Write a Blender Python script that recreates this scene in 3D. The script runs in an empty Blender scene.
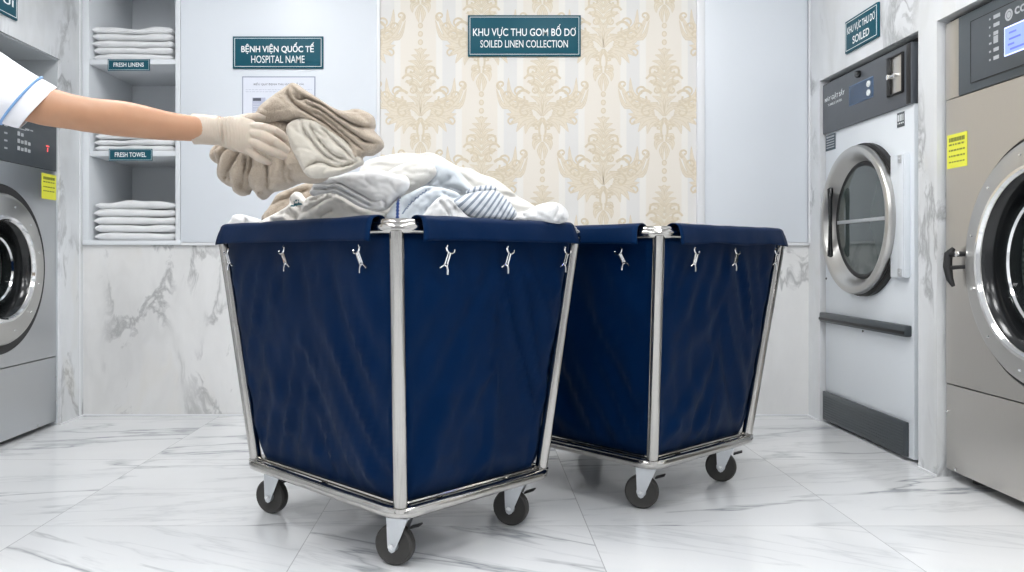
import bpy, bmesh, math, random
from mathutils import Vector, Matrix, noise
import numpy as np
PI = math.pi
S = bpy.context.scene
C = S.collection

# ---------------------------------------------------------------- camera
EYE = 0.80                       # lens height in metres
F = 813.0                        # focal length in pixels of the 1024 px wide frame
cd = bpy.data.cameras.new('camera'); cam = bpy.data.objects.new('camera', cd); C.objects.link(cam)
cd.sensor_width = 36; cd.lens = F / 1024 * 36
cd.shift_x = (512 - 475) / 1024; cd.shift_y = -(286 - 258) / 1024
cam.location = (0, 0, EYE); cam.rotation_euler = (PI / 2, 0, 0); cd.clip_start = .05
S.camera = cam

# ---------------------------------------------------------------- world, light, exposure
w = bpy.data.worlds.new('world'); S.world = w; w.use_nodes = True
w.node_tree.nodes['Background'].inputs[0].default_value = (.93, .96, 1, 1)
w.node_tree.nodes['Background'].inputs[1].default_value = .45
S.view_settings.view_transform = 'Standard'; S.view_settings.look = 'None'
S.view_settings.gamma = 1; S.view_settings.use_curve_mapping = False
S.view_settings.exposure = 0.38
LIGHT_PANEL = 14.5                # emission of the unseen ceiling panels added to light the room

# ---------------------------------------------------------------- materials
def nt(name):
    m = bpy.data.materials.new(name); m.use_nodes = True
    t = m.node_tree; b = t.nodes['Principled BSDF']
    return m, t, b
def node(t, kind, **kw):
    n = t.nodes.new(kind)
    for k, v in kw.items():
        if k.startswith('i_'): n.inputs[k[2:].replace('_', ' ')].default_value = v
        elif k[0] == 'n' and k[1:].isdigit(): n.inputs[int(k[1:])].default_value = v
        else: setattr(n, k, v)
    return n
def lk(t, a, b): t.links.new(a, b)
def math_n(t, op, a, b=None, c=None, clamp=False):
    n = t.nodes.new('ShaderNodeMath'); n.operation = op; n.use_clamp = clamp
    for i, v in enumerate((a, b, c)):
        if v is None: continue
        if isinstance(v, (int, float)): n.inputs[i].default_value = v
        else: lk(t, v, n.inputs[i])
    return n.outputs[0]
def mixc(t, f, a, b, mode='MIX'):
    n = t.nodes.new('ShaderNodeMix'); n.data_type = 'RGBA'; n.blend_type = mode
    if isinstance(f, (int, float)): n.inputs[0].default_value = f
    else: lk(t, f, n.inputs[0])
    for i, v in ((6, a), (7, b)):
        if isinstance(v, tuple): n.inputs[i].default_value = (*v[:3], 1)
        else: lk(t, v, n.inputs[i])
    return n.outputs[2]
def ramp(t, fac, stops):
    n = t.nodes.new('ShaderNodeValToRGB'); e = n.color_ramp.elements
    while len(e) < len(stops): e.new(.5)
    for q, (p, c) in zip(e, stops):
        q.position = p; q.color = (c, c, c, 1) if isinstance(c, (int, float)) else (*c, 1)
    lk(t, fac, n.inputs[0]); return n.outputs[0]
def coords(t, scale=(1, 1, 1), rot=(0, 0, 0), loc=(0, 0, 0), kind='Object'):
    tc = t.nodes.new('ShaderNodeTexCoord'); mp = t.nodes.new('ShaderNodeMapping')
    mp.inputs['Scale'].default_value = scale; mp.inputs['Rotation'].default_value = rot; mp.inputs['Location'].default_value = loc
    lk(t, tc.outputs[kind], mp.inputs[0]); return mp.outputs[0]
def noise_n(t, v, scale, detail=4, rough=.5, dist=0):
    n = node(t, 'ShaderNodeTexNoise', i_Scale=scale, i_Detail=detail, i_Roughness=rough, i_Distortion=dist)
    lk(t, v, n.inputs['Vector']); return n.outputs[0]
def bump(t, b, h, strength, dist):
    n = node(t, 'ShaderNodeBump', i_Strength=strength, i_Distance=dist)
    lk(t, h, n.inputs['Height']); lk(t, n.outputs[0], b.inputs['Normal'])
def plain(name, col, rough=.5, metal=0, var=.06, bscale=60, bstr=.0, bdist=.001, coat=0, spec=.5, scale=(1, 1, 1), **kw):
    """one colour with a slight procedural unevenness in tone and gloss"""
    m, t, b = nt(name); v = coords(t, scale)
    n = noise_n(t, v, bscale, 3)
    d = tuple(max(0, c * (1 - var)) for c in col); l = tuple(min(1, c * (1 + var)) for c in col)
    lk(t, mixc(t, n, d, l), b.inputs['Base Color'])
    b.inputs['Metallic'].default_value = metal
    lk(t, math_n(t, 'ADD', math_n(t, 'MULTIPLY', n, rough * .25), rough * .87), b.inputs['Roughness'])
    b.inputs['Specular IOR Level'].default_value = spec
    b.inputs['Coat Weight'].default_value = coat
    for k, x in kw.items(): b.inputs[k.replace('_', ' ')].default_value = x
    if bstr: bump(t, b, n, bstr, bdist)
    return m
def brushed(name, col, rough=.28, scale=(2, 2, 260), var=.10):
    m, t, b = nt(name); v = coords(t, scale); n = noise_n(t, v, 3, 3, .6)
    n2 = noise_n(t, coords(t), 1.7, 2)
    lk(t, mixc(t, n, tuple(c * (1 - var) for c in col), tuple(min(1, c * (1 + var)) for c in col)), b.inputs['Base Color'])
    b.inputs['Metallic'].default_value = 1
    lk(t, math_n(t, 'ADD', math_n(t, 'MULTIPLY', n, .12), math_n(t, 'MULTIPLY_ADD', n2, .08, rough - .08)), b.inputs['Roughness'])
    bump(t, b, n, .12, .0006); return m
def emit(name, col, s):
    m, t, b = nt(name); n = noise_n(t, coords(t), 4, 1)
    b.inputs['Base Color'].default_value = (*col, 1)
    lk(t, mixc(t, n, tuple(c * .98 for c in col), col), b.inputs['Emission Color']); b.inputs['Emission Strength'].default_value = s
    return m
def fabric(name, col, scale=420, var=.10, bstr=.35, sheen=.3, rough=.9, blotch=.05):
    m, t, b = nt(name); v = coords(t)
    n = noise_n(t, v, scale, 2, .6); n2 = noise_n(t, v, 9, 4, .6)
    c1 = mixc(t, n, tuple(c * (1 - var) for c in col), tuple(min(1, c * (1 + var * .6)) for c in col))
    c2 = mixc(t, math_n(t, 'MULTIPLY', n2, blotch * 2), c1, tuple(c * .72 for c in col))
    lk(t, c2, b.inputs['Base Color']); b.inputs['Roughness'].default_value = rough
    b.inputs['Sheen Weight'].default_value = sheen; b.inputs['Sheen Roughness'].default_value = .5
    b.inputs['Specular IOR Level'].default_value = .2
    bump(t, b, math_n(t, 'ADD', n, math_n(t, 'MULTIPLY', n2, .8)), bstr, .004); return m

def marble_wall(name, rotv=(0, 0, 0), seed=0, vein=.8, tint=(.80, .82, .84), coat=.25):
    m, t, b = nt(name)
    v = coords(t, (1.9, 1.9, .85), rotv, (seed, seed * .7, 0))
    warp = node(t, 'ShaderNodeTexNoise', i_Scale=1.6, i_Detail=3); lk(t, v, warp.inputs['Vector'])
    vv = node(t, 'ShaderNodeVectorMath', operation='MULTIPLY_ADD'); lk(t, warp.outputs[1], vv.inputs[0])
    vv.inputs[1].default_value = (.9, .9, .9); lk(t, v, vv.inputs[2]); p = vv.outputs[0]
    cloud = noise_n(t, p, 1.9, 6, .62)
    a = noise_n(t, p, 1.5, 7, .6, .3); fine = math_n(t, 'ABSOLUTE', math_n(t, 'SUBTRACT', a, .5))
    crack = ramp(t, fine, [(0, 1), (.008, .75), (.035, .0)])
    a2 = noise_n(t, p, .8, 5, .5); soft = ramp(t, math_n(t, 'ABSOLUTE', math_n(t, 'SUBTRACT', a2, .47)), [(0, 1), (.05, .4), (.13, 0)])
    gate = ramp(t, noise_n(t, v, 1.7, 2), [(.44, 0), (.56, 1)])
    base = mixc(t, ramp(t, cloud, [(.30, 1), (.66, 0)]), tint, (tint[0] * .90, tint[1] * .90, tint[2] * .90))
    base = mixc(t, math_n(t, 'MULTIPLY', soft, .40 * vein), base, (.50, .50, .485))
    base = mixc(t, math_n(t, 'MULTIPLY', math_n(t, 'MULTIPLY', crack, gate), .75 * vein), base, (.24, .245, .25))
    warm = ramp(t, noise_n(t, p, 2.3, 2), [(.62, 0), (.74, .18)])
    base = mixc(t, warm, base, (.72, .66, .54))
    lk(t, base, b.inputs['Base Color']); b.inputs['Roughness'].default_value = .22
    b.inputs['Coat Weight'].default_value = coat; b.inputs['Coat Roughness'].default_value = .05
    return m
def floor_marble():
    """polished 0.8 m marble-look tiles with long thin veins, every tile with a vein run of its own"""
    m, t, b = nt('polished marble floor tiles')
    tc = t.nodes.new('ShaderNodeTexCoord'); sx = t.nodes.new('ShaderNodeSeparateXYZ'); lk(t, tc.outputs['Object'], sx.inputs[0])
    fx = math_n(t, 'DIVIDE', math_n(t, 'SUBTRACT', sx.outputs[0], -1.295), .815)
    fy = math_n(t, 'DIVIDE', math_n(t, 'SUBTRACT', sx.outputs[1], 2.428), .8)
    ix, iy = math_n(t, 'FLOOR', fx), math_n(t, 'FLOOR', fy)
    cb = t.nodes.new('ShaderNodeCombineXYZ'); lk(t, ix, cb.inputs[0]); lk(t, iy, cb.inputs[1])
    wn = node(t, 'ShaderNodeTexWhiteNoise', noise_dimensions='3D'); lk(t, cb.outputs[0], wn.inputs[0])
    # rows in front of the carts slope one way, rows behind the other
    sl = math_n(t, 'MULTIPLY_ADD', math_n(t, 'GREATER_THAN', iy, -.5), -.72, .50)
    slope = math_n(t, 'ADD', sl, math_n(t, 'MULTIPLY', wn.outputs[0], .12))
    along = math_n(t, 'ADD', math_n(t, 'MULTIPLY', sx.outputs[0], 1), math_n(t, 'MULTIPLY', wn.outputs[0], 17))
    across = math_n(t, 'ADD', math_n(t, 'ADD', sx.outputs[1], math_n(t, 'MULTIPLY', sx.outputs[0], slope)), math_n(t, 'MULTIPLY', wn.outputs[0], 9))
    pv = t.nodes.new('ShaderNodeCombineXYZ'); lk(t, math_n(t, 'MULTIPLY', along, .34), pv.inputs[0]); lk(t, math_n(t, 'MULTIPLY', across, 1.55), pv.inputs[1])
    p = pv.outputs[0]
    a = noise_n(t, p, 1.55, 6, .55, .25); thin = ramp(t, math_n(t, 'ABSOLUTE', math_n(t, 'SUBTRACT', a, .5)), [(0, 1), (.006, .55), (.022, 0)])
    a2 = noise_n(t, p, 2.6, 5, .6, .2); thin2 = ramp(t, math_n(t, 'ABSOLUTE', math_n(t, 'SUBTRACT', a2, .56)), [(0, 1), (.007, .5), (.03, 0)])
    gate = ramp(t, noise_n(t, p, 1.9, 2), [(.40, 0), (.56, 1)])
    soft = ramp(t, noise_n(t, p, 1.2, 4), [(.35, 1), (.6, 0)])
    c = mixc(t, soft, (.83, .84, .85), (.76, .775, .79))
    c = mixc(t, math_n(t, 'MULTIPLY', thin, math_n(t, 'MULTIPLY', gate, .85)), c, (.27, .29, .32))
    c = mixc(t, math_n(t, 'MULTIPLY', thin2, .30), c, (.40, .42, .45))
    def line(f, wd):
        fr = math_n(t, 'FRACT', f); d = math_n(t, 'MINIMUM', fr, math_n(t, 'SUBTRACT', 1, fr))
        return math_n(t, 'LESS_THAN', d, wd)
    j = math_n(t, 'MAXIMUM', line(fx, .0017), line(fy, .0017))
    c = mixc(t, math_n(t, 'MULTIPLY', j, .8), c, (.40, .41, .42))
    lk(t, c, b.inputs['Base Color'])
    lk(t, math_n(t, 'MULTIPLY_ADD', noise_n(t, tc.outputs['Object'], 3, 2), .06, .07), b.inputs['Roughness'])
    b.inputs['IOR'].default_value = 1.55
    return m
def drum_mat():
    m, t, b = nt('perforated drum steel'); v = coords(t, kind='UV')
    vo = node(t, 'ShaderNodeTexVoronoi', i_Scale=1.0, i_Randomness=0.0); lk(t, v, vo.inputs['Vector'])
    h = ramp(t, vo.outputs['Distance'], [(.22, 0), (.30, 1)])
    lk(t, mixc(t, h, (.01, .01, .012), (.60, .61, .62)), b.inputs['Base Color']); b.inputs['Metallic'].default_value = .35
    b.inputs['Roughness'].default_value = .35; return m
def canvas_mat():
    m, t, b = nt('navy waterproof canvas'); v = coords(t)
    n = noise_n(t, v, 520, 2, .6); n2 = noise_n(t, v, 7, 4, .6)
    c = mixc(t, n2, (.0, .0068, .031), (.0001, .0100, .045)); c = mixc(t, math_n(t, 'MULTIPLY', n, .25), c, (.001, .016, .06))
    lk(t, c, b.inputs['Base Color']); b.inputs['Roughness'].default_value = .50
    b.inputs['Specular IOR Level'].default_value = .28; b.inputs['Specular Tint'].default_value = (.10, .30, .75, 1)
    b.inputs['Sheen Weight'].default_value = .0
    bump(t, b, math_n(t, 'ADD', math_n(t, 'MULTIPLY', n, .15), n2), .25, .01); return m
def striped(name, base, stripe, freq, duty=.42, edge=False):
    """terry with woven stripes running along the cloth's own length (uv)"""
    m, t, b = nt(name); tc = t.nodes.new('ShaderNodeTexCoord'); sx = t.nodes.new('ShaderNodeSeparateXYZ'); lk(t, tc.outputs['UV'], sx.inputs[0])
    v = coords(t); n = noise_n(t, v, 420, 2, .6)
    if edge:
        d = math_n(t, 'ABSOLUTE', math_n(t, 'SUBTRACT', sx.outputs[0], edge)); s = math_n(t, 'LESS_THAN', d, duty)
    else:
        s = math_n(t, 'LESS_THAN', math_n(t, 'FRACT', math_n(t, 'MULTIPLY', sx.outputs[0], freq)), duty)
    c = mixc(t, s, base, stripe); c = mixc(t, math_n(t, 'MULTIPLY', n, .18), c, tuple(x * .7 for x in base))
    lk(t, c, b.inputs['Base Color']); b.inputs['Roughness'].default_value = .9; b.inputs['Sheen Weight'].default_value = .3
    bump(t, b, n, .35, .004); return m

M = {}
M['floor'] = floor_marble()
M['marble'] = marble_wall('marble wall slab', (0, .35, 0), seed=5.3, tint=(.84, .84, .835))
M['marble_l'] = marble_wall('pale marble pier', (0, .35, .2), 8.0, .8)
M['marble_r'] = marble_wall('pale marble wall', (.5, 0, .1), 12.4, .9)
M['paint'] = plain('white lacquer panel', (.77, .81, .86), .35, var=.012, bscale=2)
M['cabinet'] = plain('white laminate', (.78, .81, .84), .4, var=.012, bscale=3)
M['recess'] = plain('grey render', (.55, .58, .60), .7, var=.05, bscale=6)
M['ceil'] = plain('white ceiling board', (.85, .86, .87), .8, var=.02, bscale=5)
M['trim'] = plain('white gloss trim', (.84, .85, .87), .3, var=.01, bscale=3)
M['steel'] = plain('polished stainless tube', (.50, .485, .46), .15, 1, .05, 18)
M['ring'] = plain('satin door steel', (.56, .55, .53), .30, 1, .04, 3)
M['chrome'] = plain('chrome', (.85, .85, .85), .08, 1, .02, 20)
M['zinc'] = plain('zinc plated steel', (.62, .64, .66), .32, .9, .08, 40)
M['body_w'] = brushed('warm brushed stainless cabinet', (.60, .575, .54), .30, (180, 180, 2.5), .05)
M['body_g'] = brushed('grey brushed stainless cabinet', (.56, .575, .59), .30, (180, 180, 2.5), .05)
M['white_metal'] = plain('white powder coated steel', (.76, .80, .84), .3, var=.012, bscale=4)
M['panel'] = plain('charcoal control panel', (.055, .066, .075), .38, var=.05, bscale=30)
M['panel2'] = plain('dark slate control panel', (.045, .058, .066), .32, var=.05, bscale=30)
M['panel_d'] = plain('dark graphite panel', (.09, .10, .115), .42, var=.05, bscale=30)
M['black'] = plain('black rubber', (.012, .012, .013), .5, var=.1, bscale=40)
M['black_gloss'] = plain('black gloss plastic', (.01, .011, .012), .18, var=.1, bscale=40)
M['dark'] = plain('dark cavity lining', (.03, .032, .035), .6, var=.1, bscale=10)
M['wheel'] = plain('grey rubber tyre', (.045, .043, .040), .62, var=.25, bscale=60, bstr=.2)
M['drum'] = drum_mat()
M['canvas'] = canvas_mat()
M['teal'] = plain('teal acrylic sign', (.003, .085, .125), .5, var=.03, bscale=5, spec=.3)
M['teal_d'] = plain('dark teal edge', (.005, .03, .05), .3, var=.05, bscale=5)
M['letter'] = plain('white vinyl lettering', (.88, .92, .93), .5, var=.01, bscale=5)
M['letter_g'] = plain('grey printed lettering', (.42, .44, .46), .5, var=.02, bscale=5)
M['ink'] = plain('dark ink', (.08, .09, .12), .6, var=.05, bscale=5)
M['ink_b'] = plain('pale blue-grey ink', (.35, .38, .48), .6, var=.05, bscale=5)
M['paper'] = plain('white laminated paper', (.76, .79, .88), .35, var=.01, bscale=5)
M['yellow'] = plain('yellow warning sticker', (.80, .80, .06), .4, var=.03, bscale=8)
M['olive'] = plain('olive print on yellow', (.20, .22, .03), .5, var=.03, bscale=8)
M['red'] = emit('red led', (1, .12, .12), .5)
M['lcd'] = emit('blue backlit screen', (.19, .26, .85), .75)
M['lcd_w'] = emit('pale screen edge', (.55, .62, 1), .8)
M['lcd_d'] = emit('darker screen print', (.10, .13, .62), .6)
M['disp'] = plain('dark blue display glass', (.03, .065, .13), .12, var=.05, bscale=5)
M['disp_edge'] = plain('blue display edge', (.08, .16, .30), .3, var=.05, bscale=5)
M['glow'] = emit('added ceiling panel diffuser', (1, 1, 1), LIGHT_PANEL)
M['towel_w'] = fabric('white terry', (.84, .85, .86), blotch=.01)
M['skin'] = None
def see_through():
    m, t, b = nt('tinted see-through door glass'); b.inputs['Base Color'].default_value = (.06, .075, .075, 1); b.inputs['Roughness'].default_value = .04
    tr = t.nodes.new('ShaderNodeBsdfTransparent'); n = noise_n(t, coords(t), 3, 1); lk(t, mixc(t, n, (.66, .69, .69), (.72, .75, .75)), tr.inputs[0])
    fr = node(t, 'ShaderNodeFresnel', i_IOR=1.35); mx = t.nodes.new('ShaderNodeMixShader'); lk(t, math_n(t, 'ADD', fr.outputs[0], .16), mx.inputs[0]); lk(t, tr.outputs[0], mx.inputs[1]); lk(t, b.outputs[0], mx.inputs[2])
    lk(t, mx.outputs[0], t.nodes['Material Output'].inputs[0]); return m
M['glass'] = see_through()
M['glass_d'] = plain('smoked dryer glass', (.055, .072, .070), .06, var=.04, bscale=2, coat=.6)

# ---------------------------------------------------------------- mesh helpers
class MB:
    """collects shapes and links them as ONE mesh object"""
    def __init__(s): s.bm = bmesh.new(); s.uv = s.bm.loops.layers.uv.new('UVMap')
    def _mat(s, faces, mi):
        for f in faces: f.material_index = mi
    def box(s, x0, x1, y0, y1, z0, z1, bev=0, seg=2, mi=0, rot=None, piv=None):
        b2 = bmesh.new(); bmesh.ops.create_cube(b2, size=1)
        bmesh.ops.scale(b2, vec=(x1 - x0, y1 - y0, z1 - z0), verts=b2.verts)
        if bev: bmesh.ops.bevel(b2, geom=list(b2.edges), offset=bev, segments=seg, profile=.5, affect='EDGES')
        c = Vector(((x0 + x1) / 2, (y0 + y1) / 2, (z0 + z1) / 2))
        mat = Matrix.Translation(c)
        if rot is not None:
            pv = Vector(piv) if piv is not None else c
            mat = Matrix.Translation(pv) @ rot @ Matrix.Translation(c - pv)
        b2.transform(mat); s.merge(b2, mi); return s
    def merge(s, b2, mi=0):
        mp = {v: s.bm.verts.new(v.co) for v in b2.verts}
        for f in b2.faces:
            try: nf = s.bm.faces.new([mp[v] for v in f.verts]); nf.material_index = mi
            except ValueError: pass
        b2.free()
    def poly(s, pts, mi=0):
        try: f = s.bm.faces.new([s.bm.verts.new(p) for p in pts]); f.material_index = mi; return f
        except ValueError: return None
    def tube(s, pts, r, n=10, closed=False, caps=True, mi=0, flat=1.0, up=None):
        """tube along pts; r one number or one per point; flat squashes the second axis"""
        P = [Vector(p) for p in pts]; N = len(P); R = r if isinstance(r, (list, tuple)) else [r] * N
        tang = []
        for i in range(N):
            a = P[(i - 1) % N] if (closed or i) else P[0]; b = P[(i + 1) % N] if (closed or i < N - 1) else P[-1]
            tang.append((b - a).normalized())
        u = Vector(up) if up is not None else tang[0].orthogonal(); rings = []
        for i in range(N):
            tt = tang[i]; u = (u - tt * u.dot(tt)).normalized(); v = tt.cross(u)
            rings.append([s.bm.verts.new(P[i] + (u * math.cos(2 * PI * k / n) + v * math.sin(2 * PI * k / n) * flat) * R[i]) for k in range(n)])
        for i in range(N if closed else N - 1):
            A, B = rings[i], rings[(i + 1) % N]
            for k in range(n):
                f = s.bm.faces.new((A[k], A[(k + 1) % n], B[(k + 1) % n], B[k])); f.material_index = mi
        if caps and not closed:
            s.bm.faces.new(rings[0][::-1]).material_index = mi; s.bm.faces.new(rings[-1]).material_index = mi
        return s
    def lathe(s, prof, cx=0, cy=0, cz=0, axis='y', n=64, mi=0, a0=0, a1=2 * PI, cap0=False, cap1=False, uvs=None):
        """prof: (radius, along) pairs spun round an axis through (cx,cy,cz)"""
        full = abs(a1 - a0) > 2 * PI - 1e-4; K = n if full else n + 1; rings = []
        for r, a in prof:
            row = []
            for k in range(K):
                th = a0 + (a1 - a0) * k / n; c, d = r * math.cos(th), r * math.sin(th)
                row.append(s.bm.verts.new({'y': (cx + c, cy + a, cz + d), 'z': (cx + c, cy + d, cz + a), 'x': (cx + a, cy + c, cz + d)}[axis]))
            rings.append(row)
        for j, (A, B) in enumerate(zip(rings, rings[1:])):
            for k in range(K if full else K - 1):
                f = s.bm.faces.new((A[k], A[(k + 1) % K], B[(k + 1) % K], B[k])); f.material_index = mi
                if uvs:
                    for l, (kk, jj) in zip(f.loops, ((k, j), (k + 1, j), (k + 1, j + 1), (k, j + 1))): l[s.uv].uv = (kk * uvs[0] / n, jj * uvs[1])
        if cap0: s.bm.faces.new(rings[0][::-1]).material_index = mi
        if cap1: s.bm.faces.new(rings[-1]).material_index = mi
        return s
    def build(s, name, mats, parent=None, smooth=40, subsurf=0, fix=True):
        if fix: bmesh.ops.recalc_face_normals(s.bm, faces=s.bm.faces)
        me = bpy.data.meshes.new(name); s.bm.to_mesh(me); s.bm.free()
        for m in (mats if isinstance(mats, (list, tuple)) else [mats]): me.materials.append(m)
        if smooth:
            me.polygons.foreach_set('use_smooth', [True] * len(me.polygons)); me.set_sharp_from_angle(angle=math.radians(smooth))
        o = bpy.data.objects.new(name, me); C.objects.link(o); o.parent = parent
        if subsurf:
            md = o.modifiers.new('subdivision', 'SUBSURF'); md.levels = md.render_levels = subsurf
        return o
def tag(o, label=None, cat=None, group=None, kind=None):
    for k, v in (('label', label), ('category', cat), ('group', group), ('kind', kind)):
        if v: o[k] = v
    return o
def empty(name, loc=(0, 0, 0), rz=0):
    o = bpy.data.objects.new(name, None); C.objects.link(o); o.location = loc; o.rotation_euler = (0, 0, rz); o.empty_display_size = .1; return o
def struct(o): o['kind'] = 'structure'; return o
def copy_tree(o, parent=None):
    c = o.copy(); C.objects.link(c); c.parent = parent
    for ch in [x for x in bpy.data.objects if x.parent == o]: copy_tree(ch, c)
    return c
def text_faces(mb, txt, x0, x1, z0, z1, y, mi=0, bold=.0, thick=.0006):
    """lettering fitted to the rectangle x0..x1, z0..z1, facing -y"""
    cu = bpy.data.curves.new('lettering', 'FONT'); cu.body = txt; cu.size = 1; cu.resolution_u = 4; cu.offset = bold
    o = bpy.data.objects.new('lettering', cu); C.objects.link(o); bpy.context.view_layer.update()
    me = bpy.data.meshes.new_from_object(o.evaluated_get(bpy.context.evaluated_depsgraph_get()))
    vs = [v.co.copy() for v in me.vertices]
    if vs:
        ax, bx = min(v.x for v in vs), max(v.x for v in vs); ay, by = min(v.y for v in vs), max(v.y for v in vs)
        mp = [mb.bm.verts.new((x0 + (v.x - ax) / (bx - ax) * (x1 - x0), y, z0 + (v.y - ay) / (by - ay) * (z1 - z0))) for v in vs]
        for p in me.polygons:
            try: mb.bm.faces.new([mp[i] for i in p.vertices]).material_index = mi
            except ValueError: pass
    bpy.data.objects.remove(o); bpy.data.curves.remove(cu); bpy.data.meshes.remove(me)

# ---------------------------------------------------------------- the room
BACK = 4.12; XL, XR = -1.985, 1.690; ROOM_H = 2.70; FRONT = -1.3
kx = BACK / F
def bx_(px): return (px - 475) * kx              # a point of the back wall from its place in the photograph
def bz_(py): return EYE + (258 - py) * kx
WZ = bz_(243)                                    # top of the marble wainscot

b = MB(); b.box(-2.9, 2.6, FRONT, 4.8, -.08, 0); struct(b.build('floor', M['floor']))
b = MB(); b.box(-2.9, 2.6, FRONT, 4.8, ROOM_H, ROOM_H + .08); struct(b.build('ceiling', M['ceil']))

CABX0, CABX1 = XL, bx_(181)
wb = MB(); wb.box(CABX1, 1.80, BACK, BACK + .16, WZ, ROOM_H); wb.box(-2.9, 1.80, BACK, BACK + .16, 0, WZ - .004, mi=1)
wb.box(1.8, 2.6, BACK, BACK + .16, 0, ROOM_H); wb.box(-2.9, XL, BACK, BACK + .16, WZ, ROOM_H)
wb = struct(wb.build('wall_back', [M['paint'], M['marble']], smooth=0))
# white lacquered panels either side of the papered bay; they stand 12 mm proud
b = MB(); b.box(CABX1 + .003, bx_(377), BACK - .012, BACK, WZ + .004, ROOM_H, .002); b.build('white_panel', M['paint'], wb)
b = MB(); b.box(bx_(704), XR - .012, BACK - .012, BACK, WZ + .004, ROOM_H, .002); b.build('white_panel', M['paint'], wb)
b = MB(); b.box(bx_(181), XR, BACK - .016, BACK, WZ - .012, WZ + .002, .002); struct(b.build('trim_1', M['trim']))
b = MB(); b.box(bx_(377), bx_(380.5), BACK - .018, BACK, WZ, ROOM_H, .003); struct(b.build('trim_2', M['trim']))
b = MB(); b.box(bx_(696), bx_(704), BACK - .020, BACK, WZ, ROOM_H, .004); struct(b.build('trim_3', M['trim']))
b = MB(); b.box(XL, XR, BACK - .008, BACK, 0, .010, .002); struct(b.build('baseboard_back', M['trim']))

# damask wallpaper: ground stripes in the material, ornament as very low relief in the same mesh
def paper_mat():
    m, t, bs = nt('cream striped wallpaper ground'); tc = t.nodes.new('ShaderNodeTexCoord'); sx = t.nodes.new('ShaderNodeSeparateXYZ'); lk(t, tc.outputs['Object'], sx.inputs[0])
    f = math_n(t, 'FRACT', math_n(t, 'DIVIDE', math_n(t, 'SUBTRACT', sx.outputs[0], bx_(449)), 61.3 * kx))   # 0 at a grey stripe's centre
    d = math_n(t, 'MINIMUM', f, math_n(t, 'SUBTRACT', 1, f))
    c = mixc(t, ramp(t, d, [(.10, 0), (.115, 1)]), (.785, .775, .76), (.87, .845, .80))
    c = mixc(t, ramp(t, d, [(.20, 0), (.22, 1)]), c, (.85, .795, .715))
    n = noise_n(t, coords(t, (60, 60, 60)), 3, 4, .6); c = mixc(t, math_n(t, 'MULTIPLY', n, .16), c, (.70, .63, .50))
    n3 = noise_n(t, coords(t, (5, 5, 5)), 2, 2); c = mixc(t, math_n(t, 'MULTIPLY', n3, .12), c, (.90, .88, .84))
    lk(t, c, bs.inputs['Base Color']); bs.inputs['Roughness'].default_value = .6; bump(t, bs, n, .15, .002); return m
M['paper_g'] = paper_mat()
M['orn'] = plain('pale gold ornament', (.795, .715, .585), .5, var=.08, bscale=90)
M['orn_d'] = plain('tan ornament outline', (.72, .63, .475), .5, var=.12, bscale=90)
M['orn_l'] = plain('cream ornament centre', (.825, .77, .665), .5, var=.05, bscale=90)  # printed cream tone down the middle of each motif
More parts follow.
